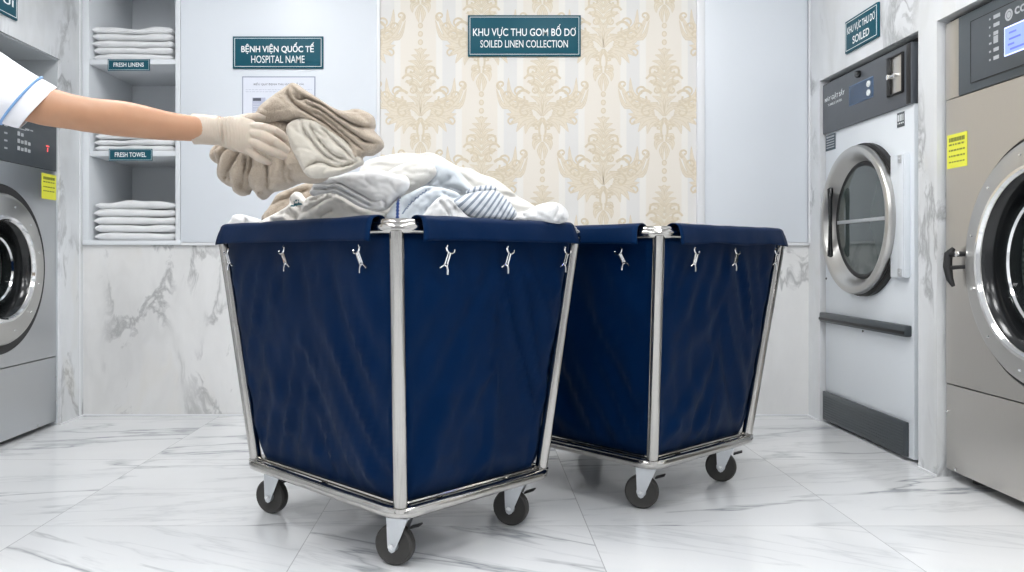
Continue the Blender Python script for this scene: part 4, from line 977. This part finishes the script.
cloth('crumpled_towel', [(259, 225), (264, 219), (272, 215), (281, 210), (289, 204), (290, 197), (295, 192), (301, 193), (306, 199), (313, 204), (318, 212), (320, 224), (290, 228)], 2.36, 10,
      [([(294, 194), (292, 201), (297, 206), (304, 207)], 1.4, 4, 2), ([(276, 217), (286, 213), (292, 217), (302, 221)], 1.4, 4, 2), ([(290, 207), (293, 213), (300, 218)], 1.3, 3.5, -2), ([(300, 209), (306, 214), (314, 213)], 1.4, 3, 1), ([(266, 219), (276, 221), (288, 222)], 1.5, 3, 1)], M['cream_shade_lift'],
      'white cloth with a small teal print twisted in front of the beige towel', group=GP, R=6, seed=11,
      patches=[([(294, 206.5), (298, 204.5), (302.5, 204.5)], M['teal_p'], 1.3), ([(295, 204), (297.5, 201.2), (300.5, 200.5)], M['teal_p'], .6)])
cloth('crumpled_sheet', [(298, 226), (300, 214), (303, 205), (306, 198.5), (313, 195), (322, 192.5), (334, 191), (345, 195), (358, 203), (372, 211), (388, 214), (392, 222), (370, 226), (330, 228)], 2.32, 12,
      [([(301, 214), (310, 210), (319, 204), (328, 199), (336, 198)], 1.6, 5, 3), ([(304, 204), (316, 200), (329, 194), (342, 197), (356, 205), (370, 213)], 1.5, 4, 3), ([(320, 220), (327, 214), (336, 211)], 1.5, 4, 3), ([(338, 202), (350, 208), (362, 216), (374, 221)], 2, 2.5, 1)], M['cream_shade_lift'],
      'cream sheet rippled along the left rim below the folded white towel', group=GP, R=7, seed=12, lean=.1)
cloth('folded_towel', [(313.5, 181), (318, 176.5), (326, 175.5), (336, 176), (346, 173), (357, 171.5), (367, 170), (376, 168), (384, 170.5), (392, 173), (404, 175), (409, 180), (409, 187), (404, 194), (396, 200), (389, 208), (381, 211.5), (369, 210), (356, 205), (344, 197.5), (333, 193), (322, 194), (313, 196), (309, 192), (312, 187)], 2.26, 15,
      [([(313, 183.6), (328, 184.6), (338, 183.4), (349, 188.5), (363, 196), (374, 201.7), (382.5, 201)], 1.3, 6, 3), ([(311, 190), (325, 189.5), (336, 188), (347, 193.5), (360, 200.5), (371, 206), (381, 206)], 1.2, 6, 3), ([(322, 181), (340, 180), (356, 184), (370, 190)], 3, 1.5, 0), ([(352, 176), (366, 182), (380, 192)], 3.5, 1.4, 0), ([(383, 201), (387, 204), (385, 208)], 1.2, 4, 0)], M['white_c'],
      'white towel folded in layers at the centre front of the heap', group=GP, lean=.1, R=8, seed=13, step=1.6)
# linen in the hand
HY = 2.13
cloth('beige_towel', [(212, 156), (215, 148.5), (222, 143), (232, 136), (246, 126), (262, 118), (282, 118), (298, 124), (312, 140), (324, 160), (330, 172), (324, 181), (312, 184), (302, 183), (293, 186), (284, 190), (276, 191.5), (270, 194), (263, 200), (257, 195), (253, 189), (250, 190), (247, 195), (241, 196), (236, 193), (234, 188), (227, 185.5), (220.5, 179), (219, 170), (219.5, 165), (214, 162)], HY, 34,
      [([(240, 147), (231, 156), (225, 166), (223, 176)], 1.9, 8, -5), ([(250, 152), (242, 164), (234, 176), (231, 184)], 1.7, 7, -4), ([(253, 156), (251, 170), (247, 182), (244, 192)], 1.6, 8, 5), ([(260, 158), (258, 170), (254, 180), (252, 189)], 1.7, 8, -5), ([(270, 158), (273, 172), (272, 183), (269, 193)], 1.7, 8, 5), ([(288, 156), (290, 168), (288, 178), (291, 186)], 2.2, 5, 3), ([(279, 160), (280, 172), (278, 186)], 3, 2.5, 0), ([(296, 170), (293, 178), (298, 184)], 1.8, 6, 3), ([(228, 146), (221, 154), (220, 164)], 2, 5, -3), ([(246, 160), (238, 172), (237, 186)], 2, 3, 0), ([(255, 191), (262, 194), (268, 191)], 1.5, 4, 0)], M['beige'],
      'beige towel hanging in loose folds under the gloved fingers', group=GH, R=16, seed=14, step=1.7, back=.9)
cloth('oatmeal_sheet', [(286, 128), (292, 121), (304, 118), (316, 121), (332, 131), (346, 142), (356, 152), (364, 162), (356, 168), (344, 173), (330, 177), (314, 178.5), (306, 175), (301, 167), (294, 154), (289, 142)], 2.045, 10,
      [([(303, 123), (306, 132), (314, 143), (326, 156), (341, 163.5)], 1.3, 5, -3), ([(311, 122), (313, 131), (322, 143), (334, 155), (350, 161)], 1.2, 5, -3), ([(318, 124), (332, 138), (344, 149), (356, 161)], 1.2, 4, -3), ([(305, 171), (312, 165), (323, 163), (336, 168), (350, 165), (360, 161)], 1.3, 6, 4), ([(312, 128), (322, 136), (330, 140)], 1.2, 3, 2)], M['beige_l'],
      'oatmeal cloth tucked under the folded beige towel in the hand', group=GH, R=7, seed=15, step=1.6, back=2.2)
cloth('folded_beige_towel', [(254, 121), (259, 109), (270, 99), (282, 91), (291, 84.5), (297, 84), (304, 89), (317, 97.5), (332, 107), (344, 111), (356, 109), (366, 111.5), (374, 117), (375.5, 124), (374, 130), (381, 138), (384, 144), (380, 150), (371, 155.5), (363, 156), (361, 161), (355, 161), (346.6, 147), (332, 135.5), (318, 126), (305, 121.5), (291, 122), (279, 122), (268, 124.5), (261, 123.5)], 2.06, 20,
      [([(292, 90), (290.7, 97), (294, 103.5), (301, 109.5), (310, 115), (322, 122), (334, 131), (347, 143), (358, 155)], 1.7, 9, 6), ([(298, 92), (302, 97), (312, 101), (322, 105), (332, 112), (344, 120), (358, 127), (374, 130)], 1.4, 8, -5), ([(304, 103), (313, 107), (322, 111), (332, 118), (344, 127), (357, 136), (368, 143), (381, 144)], 1.4, 8, -5), ([(297, 97), (301, 101), (306, 100), (304, 97)], 1.3, 7, 0), ([(308, 111), (320, 115), (333, 124), (348, 137), (360, 147), (368, 153)], 1.3, 6, -3), ([(259, 110), (259, 117), (256, 121)], 1.3, 4, 0), ([(261, 122), (264, 112), (274, 101)], 3, 1.5, 0), ([(344, 112), (356, 114), (366, 120), (372, 126)], 2.2, 2.5, 0)], M['beige'],
      'thick folded beige towel on top of the bundle above the glove', group=GH, R=11, seed=16, step=1.5, back=1.6)

# ---------------------------------------------------------------- the person reaching in from the left
def remeshed(parts, name, mat, parent, voxel, smooth_it=6, fac=.5, decimate=None):
    mb = MB()
    for fn in parts: fn(mb)
    o = mb.build(name, mat, parent, smooth=180)
    md = o.modifiers.new('one_skin', 'REMESH'); md.mode = 'VOXEL'; md.voxel_size = voxel; md.use_smooth_shade = True
    sm = o.modifiers.new('soften', 'SMOOTH'); sm.iterations = smooth_it; sm.factor = fac
    dg = bpy.context.evaluated_depsgraph_get(); dg.update(); me = bpy.data.meshes.new_from_object(o.evaluated_get(dg)); o.modifiers.clear(); old = o.data; o.data = me; bpy.data.meshes.remove(old)
    me.materials.clear(); me.materials.append(mat); me.polygons.foreach_set('use_smooth', [True] * len(me.polygons)); return o
def skin_mat():
    m, t, b = nt('tanned skin'); v = coords(t); n = noise_n(t, v, 14, 4, .6); n2 = noise_n(t, v, 220, 2)
    c = mixc(t, n, (.38, .19, .105), (.49, .265, .155)); lk(t, c, b.inputs['Base Color']); b.inputs['Roughness'].default_value = .48
    b.inputs['Subsurface Weight'].default_value = .12; b.inputs['Subsurface Radius'].default_value = (.02, .008, .004); b.inputs['Subsurface Scale'].default_value = .5
    bump(t, b, n2, .08, .001); return m
M['skin'] = skin_mat()
def glove_mat():
    m, t, b = nt('thin latex glove'); v = coords(t, (1, 1, .35)); tc = t.nodes.new('ShaderNodeTexCoord')
    n = noise_n(t, coords(t, (1, .5, .16)), 190, 3, .5); n2 = noise_n(t, coords(t), 26, 3)
    c = mixc(t, n2, (.43, .36, .29), (.52, .44, .36)); lk(t, c, b.inputs['Base Color']); b.inputs['Roughness'].default_value = .42
    b.inputs['Subsurface Weight'].default_value = .1; b.inputs['Subsurface Scale'].default_value = .01
    bump(t, b, math_n(t, 'ADD', math_n(t, 'MULTIPLY', n, .55), n2), .55, .004); return m
M['glove'] = glove_mat()
M['uniform'] = fabric('white uniform cotton', (.80, .80, .83), 380, .05, .2, .2)
M['piping'] = fabric('sky blue piping', (.20, .36, .62), 380, .05, .2, .2)
M['trouser'] = fabric('white uniform trousers', (.72, .74, .78), 380, .05, .2, .2)
M['hair'] = plain('black hair', (.012, .010, .009), .4, var=.3, bscale=120)
M['shoe'] = plain('white work shoe', (.70, .70, .70), .45, var=.03, bscale=10)
SHD = Vector((-1.235, 1.84, 1.245)); CHEST = Vector((-1.375, 2.02, 1.18))
armpts = [(at(-8, 84, 1.835), .052), (at(20, 98, 1.835), .049), (at(48, 107, 1.84), .0445), (at(72, 112, 1.845), .0405), (at(92, 115.5, 1.85), .0400), (at(110, 117.5, 1.86), .0415), (at(128, 119.5, 1.875), .0412), (at(146, 122.5, 1.885), .0385), (at(163, 125.5, 1.90), .0355), (at(180, 127.3, 1.92), .0325), (at(196, 128.7, 1.935), .0310), (at(210, 130, 1.945), .029), (at(222, 131, 1.95), .027)]
def f_arm(mb): mb.tube([SHD] + [p for p, r in armpts], [.060] + [r for p, r in armpts], 28, flat=.92, up=(0, 0, 1))
def ell(c, r, tilt=None):
    def f(mb):
        b2 = bmesh.new(); bmesh.ops.create_uvsphere(b2, u_segments=24, v_segments=16, radius=1); m_ = Matrix.Translation(c) @ (tilt or Matrix.Identity(4)) @ Matrix.Diagonal((*r, 1)); b2.transform(m_); mb.merge(b2)
    return f
def tb(pts, rs, flat=1.0, n=20, up=None): return lambda mb: mb.tube(pts, rs, n, flat=flat, up=up)
V = Vector; HIP = V((-1.43, 2.02, .82)); LSH = V((-1.44, 2.19, 1.255))
turn = Matrix.Rotation(-.30, 4, 'Z')
person_parts = [f_arm,
    tb([HIP + V((0, 0, -.06)), HIP + V((0, 0, .05)), V((-1.42, 2.02, .98)), V((-1.395, 2.02, 1.10)), V((-1.375, 2.02, 1.20)), V((-1.37, 2.02, 1.27))], [.145, .150, .125, .140, .150, .085], .68, 28, up=(0.30, 1, 0)),
    tb([SHD, V((-1.31, 1.93, 1.275)), V((-1.37, 2.02, 1.285)), V((-1.41, 2.11, 1.28)), LSH], [.058, .06, .062, .06, .055], .9, 20),
    tb([V((-1.375, 2.02, 1.24)), V((-1.365, 2.015, 1.32)), V((-1.355, 2.01, 1.38))], [.062, .048, .050]),
    ell(V((-1.365, 2.01, 1.475)), (.088, .072, .105)), ell(V((-1.325, 1.995, 1.425)), (.055, .050, .055)), ell(V((-1.280, 1.985, 1.456)), (.016, .010, .017)), ell(V((-1.285, 1.985, 1.420)), (.010, .020, .006)),
    ell(V((-1.375, 1.937, 1.462)), (.018, .008, .026)), ell(V((-1.365, 2.085, 1.462)), (.018, .008, .026)),
    tb([LSH, V((-1.47, 2.23, 1.10)), V((-1.45, 2.25, .98))], [.052, .043, .037]), tb([V((-1.45, 2.25, .98)), V((-1.42, 2.26, .86)), V((-1.385, 2.26, .765))], [.038, .033, .024]),
    tb([V((-1.385, 2.26, .765)), V((-1.375, 2.26, .72)), V((-1.37, 2.26, .685))], [.025, .034, .028], .5, up=(1, 0, 0))]
for k, (dx, ln) in enumerate(((.028, .075), (.010, .085), (-.008, .080), (-.024, .062))):
    person_parts.append(tb([V((-1.37 + dx, 2.26, .69)), V((-1.362 + dx, 2.258, .69 - ln * .5)), V((-1.372 + dx, 2.248, .69 - ln))], [.0095, .0085, .007], 1, 12))
person_parts.append(tb([V((-1.355, 2.255, .735)), V((-1.330, 2.245, .705)), V((-1.322, 2.235, .675))], [.012, .010, .008], 1, 12))
for s_ in (-1, 1):
    fy = 2.02 + s_ * .09
    person_parts.append(tb([V((-1.43, fy, .80)), V((-1.425, fy, .62)), V((-1.415, fy + s_ * .005, .45)), V((-1.435, fy, .30)), V((-1.44, fy, .09)), V((-1.43, fy, .05))], [.088, .074, .054, .052, .036, .04]))
person = remeshed(person_parts, 'person', M['skin'], None, .008, 5)
tag(person, 'person in a white short-sleeved uniform reaching in from the left with one gloved hand', 'person')
# sleeve: tube from the shoulder, cut across the upper arm, with rolled hem and piping
slv = MB(); ax0 = at(-62, 62, 1.84); ax1 = at(39, 108, 1.84)
n_ = 56; rows = []; cutn = V((.74, .42, -.67)).normalized()
spine = [(at(-75, 62, 1.85), .092, V((1, 0, -.2))), (at(-45, 70, 1.845), .088, V((.95, 0, -.3))), (at(-18, 82, 1.84), .078, V((.9, 0, -.42))), (at(2, 91.5, 1.84), .072, V((.84, .25, -.5))), (at(20, 99.5, 1.84), .0665, V((.78, .40, -.62))), (at(22.3, 101, 1.84), .0675, V((.76, .40, -.65))), (at(39.0, 108, 1.84), .0635, cutn), (at(39.2, 108.2, 1.84), .0600, cutn), (at(30, 104, 1.84), .0585, cutn), (at(4, 92, 1.84), .060, V((.8, 0, -.6)))]
for i, (c, r, ax) in enumerate(spine):
    ax = ax.normalized(); u = V((0, 0, 1)); u = (u - ax * u.dot(ax)).normalized(); v = ax.cross(u); row = []
    for k in range(n_):
        a = 2 * PI * k / n_; wr = 1 + .035 * math.sin(a * 3 + i * .9) * (1 if i < 5 else .25) + .02 * math.sin(a * 7 + i * 1.7) * (1 if i < 5 else .2)
        ra = r * wr; row.append(slv.bm.verts.new(c + u * math.cos(a) * ra + v * math.sin(a) * ra * .86))
    rows.append(row)
for A, B in zip(rows, rows[1:]):
    for k in range(n_): slv.bm.faces.new((A[k], A[(k + 1) % n_], B[(k + 1) % n_], B[k]))
so = slv.build('uniform_sleeve', M['uniform'], person, smooth=60, subsurf=2)
pp = MB(); c, r, ax = at(21.5, 100.6, 1.84), .0690, V((.765, .40, -.64)).normalized(); u = V((0, 0, 1)); u = (u - ax * u.dot(ax)).normalized(); v = ax.cross(u)
pp.tube([c + u * math.cos(2 * PI * k / 48) * r + v * math.sin(2 * PI * k / 48) * r * .865 for k in range(48)], .0028, 8, closed=True); pp.build('sleeve_piping', M['piping'], so)
tun = remeshed([tb([HIP + V((0, 0, -.10)), HIP + V((0, 0, .05)), V((-1.42, 2.02, .98)), V((-1.395, 2.02, 1.10)), V((-1.375, 2.02, 1.20)), V((-1.37, 2.02, 1.275))], [.172, .168, .145, .158, .165, .105], .72, 28, up=(.30, 1, 0)),
    tb([V((-1.255, 1.86, 1.245)), V((-1.31, 1.93, 1.28)), V((-1.37, 2.02, 1.29)), V((-1.41, 2.11, 1.285)), LSH], [.082, .078, .074, .075, .070], .95, 20),
    tb([LSH, V((-1.455, 2.215, 1.17)), V((-1.465, 2.23, 1.11))], [.070, .066, .064])], 'uniform_tunic', M['uniform'], person, .009, 4)
for s_ in (-1, 1):
    fy = 2.02 + s_ * .09
    q = MB(); q.tube([V((-1.43, fy - s_ * .01, .80)), V((-1.425, fy, .62)), V((-1.415, fy, .45)), V((-1.43, fy, .28)), V((-1.44, fy, .09))], [.104, .092, .078, .074, .068], 24); q.build('trouser_leg', M['trouser'], person, smooth=60)
    remeshed([tb([V((-1.505, fy, .045)), V((-1.46, fy, .055)), V((-1.41, fy, .042)), V((-1.35, fy, .032))], [.036, .046, .044, .032], 1.0, 16, up=(0, 0, 1)), lambda mb, fy=fy: mb.box(-1.545, -1.315, fy - .042, fy + .042, .001, .024, .008)], 'shoe', M['shoe'], person, .005, 3)
remeshed([ell(V((-1.385, 2.01, 1.490)), (.094, .082, .104)), tb([V((-1.45, 2.01, 1.44)), V((-1.49, 2.01, 1.42))], [.05, .04])], 'hair', M['hair'], person, .006, 3)
for s_ in (-1, 1):
    q = MB(); q.lathe([(.0001, -.006), (.008, -.004), (.010, 0), (.008, .004), (.0001, .006)], -1.300, 1.99 + s_ * .028, 1.472, axis='z', n=14); q.build('eye', M['hair'], person)
    q = MB(); q.tube([(-1.297, 1.99 + s_ * .014, 1.492), (-1.293, 1.99 + s_ * .028, 1.496), (-1.302, 1.99 + s_ * .042, 1.490)], .0028, 6); q.build('eyebrow', M['hair'], person)
# glove: cuff, hand, four unequal fingers closing on the cloth and the thumb above it
GY = 1.95
def g(px, py, dy=0): return at(px, py, GY + dy)
cuffp = MB()
fing = [tb([g(252, 127), g(263, 127.5, -.004), g(275, 131, 0), g(281.5, 135, .014), g(286, 140, .032)], [.0126, .0118, .0110, .0104, .0092], 1, 16),
        tb([g(250, 133, -.003), g(262, 135.5, -.010), g(274, 141, -.010), g(281.5, 146, .006), g(287.5, 151, .024)], [.0128, .0120, .0110, .0104, .0092], 1, 16),
        tb([g(247, 140, 0), g(258, 144, -.008), g(270, 150.5, -.008), g(279, 154, .006), g(285, 157, .022)], [.0126, .0116, .0108, .0102, .0090], 1, 16),
        tb([g(241, 145, .006), g(250, 150.5, .002), g(258, 157, 0), g(265, 160.5, .008), g(270, 162.5, .022)], [.0128, .0115, .0104, .0096, .0082], 1, 16),
        tb([g(228, 125, .015), g(238, 121.5, .030), g(248, 118.5, .045), g(257, 117, .062), g(264, 118, .076)], [.017, .0150, .0130, .0110, .0095], 1, 16)]
palm = [tb([g(196, 129.2, -.01), g(212, 130, -.005), g(222, 131)], [.0325, .0315, .0320], .86, 28, up=(0, 0, 1)),
        tb([g(218, 130.8), g(228, 132, .002), g(238, 134, .004), g(248, 136.5, .004), g(256, 139, .004)], [.0320, .0385, .0430, .0420, .0330], .50, 28, up=(.25, 0, 1)),
        tb([g(222, 128, .01), g(232, 125, .018), g(242, 124, .016)], [.024, .022, .016], .8, 18)]
glv = remeshed(palm + fing, 'latex_glove', M['glove'], person, .0021, 1, .5)
glv['label'] = 'off-white latex glove'
me = glv.data                                     # stretched creases across the wrist and back of the hand
cuff_end = g(218.5, 130).x
for v_ in me.vertices:
    x = v_.co.x; t_ = (x - cuff_end)
    if 0 < t_ < .075: v_.co += v_.normal * (.0011 * math.sin(t_ * 780 + 5 * noise.noise(v_.co * 30)) * max(0, 1 - t_ / .075))
cf = MB(); rows = []; N_ = 44
prof = [(197.5, .0318, 1), (193.6, .0345, 0), (193.4, .0368, 0), (195, .0372, 0), (197, .0362, 1), (203, .0364, 1), (209, .0358, 1), (214, .0352, 1), (217.5, .0348, 1), (219.5, .0350, 0), (220.5, .0325, 0)]
for (px, r, wv) in prof:
    c = g(px, 129 + (px - 194) * .05, -.008 + (px - 194) * .0003); row = []
    for k in range(N_):
        a = 2 * PI * k / N_; rr = r * (1 + wv * .02 * math.sin(a * 5 + px * .35) + .012 * math.sin(a * 3 + px * .2)); row.append(cf.bm.verts.new(c + V((.0012 * math.sin(a * 4), math.sin(a) * rr * .88, math.cos(a) * rr))))
    rows.append(row)
for A, B in zip(rows, rows[1:]):
    for k in range(N_): cf.bm.faces.new((A[k], A[(k + 1) % N_], B[(k + 1) % N_], B[k]))
cf.build('glove_cuff', M['glove'], glv, smooth=180, subsurf=1)

# ---------------------------------------------------------------- ceiling lights: unseen, added to light the room
def added_ceiling_light(x, y):
    r = empty('added_ceiling_light', (x, y, ROOM_H - .001)); tag(r, 'unseen added light panel in the left row of the ceiling, farthest from the papered wall', 'light', 'unseen added ceiling light panels')
    q = MB(); q.box(-.31, .31, -.31, .31, -.012, 0, .003); q.build('frame', M['trim'], r)
    q = MB(); q.box(-.29, .29, -.29, .29, -.016, -.0125); q.build('diffuser', M['glow'], r, smooth=0); return r
l0 = None
for x in (-1.05, .75):
    for y in (-.3, 1.2, 2.65):
        if l0 is None: l0 = added_ceiling_light(x, y)
        else: l_ = copy_tree(l0); l_.location = (x, y, ROOM_H - .001); l_['label'] = f"unseen added light panel in the {'left' if x < 0 else 'right'} row of the ceiling, {'above the carts' if y > 2 else 'midway along the room' if y > 1 else 'farthest from the papered wall'}"
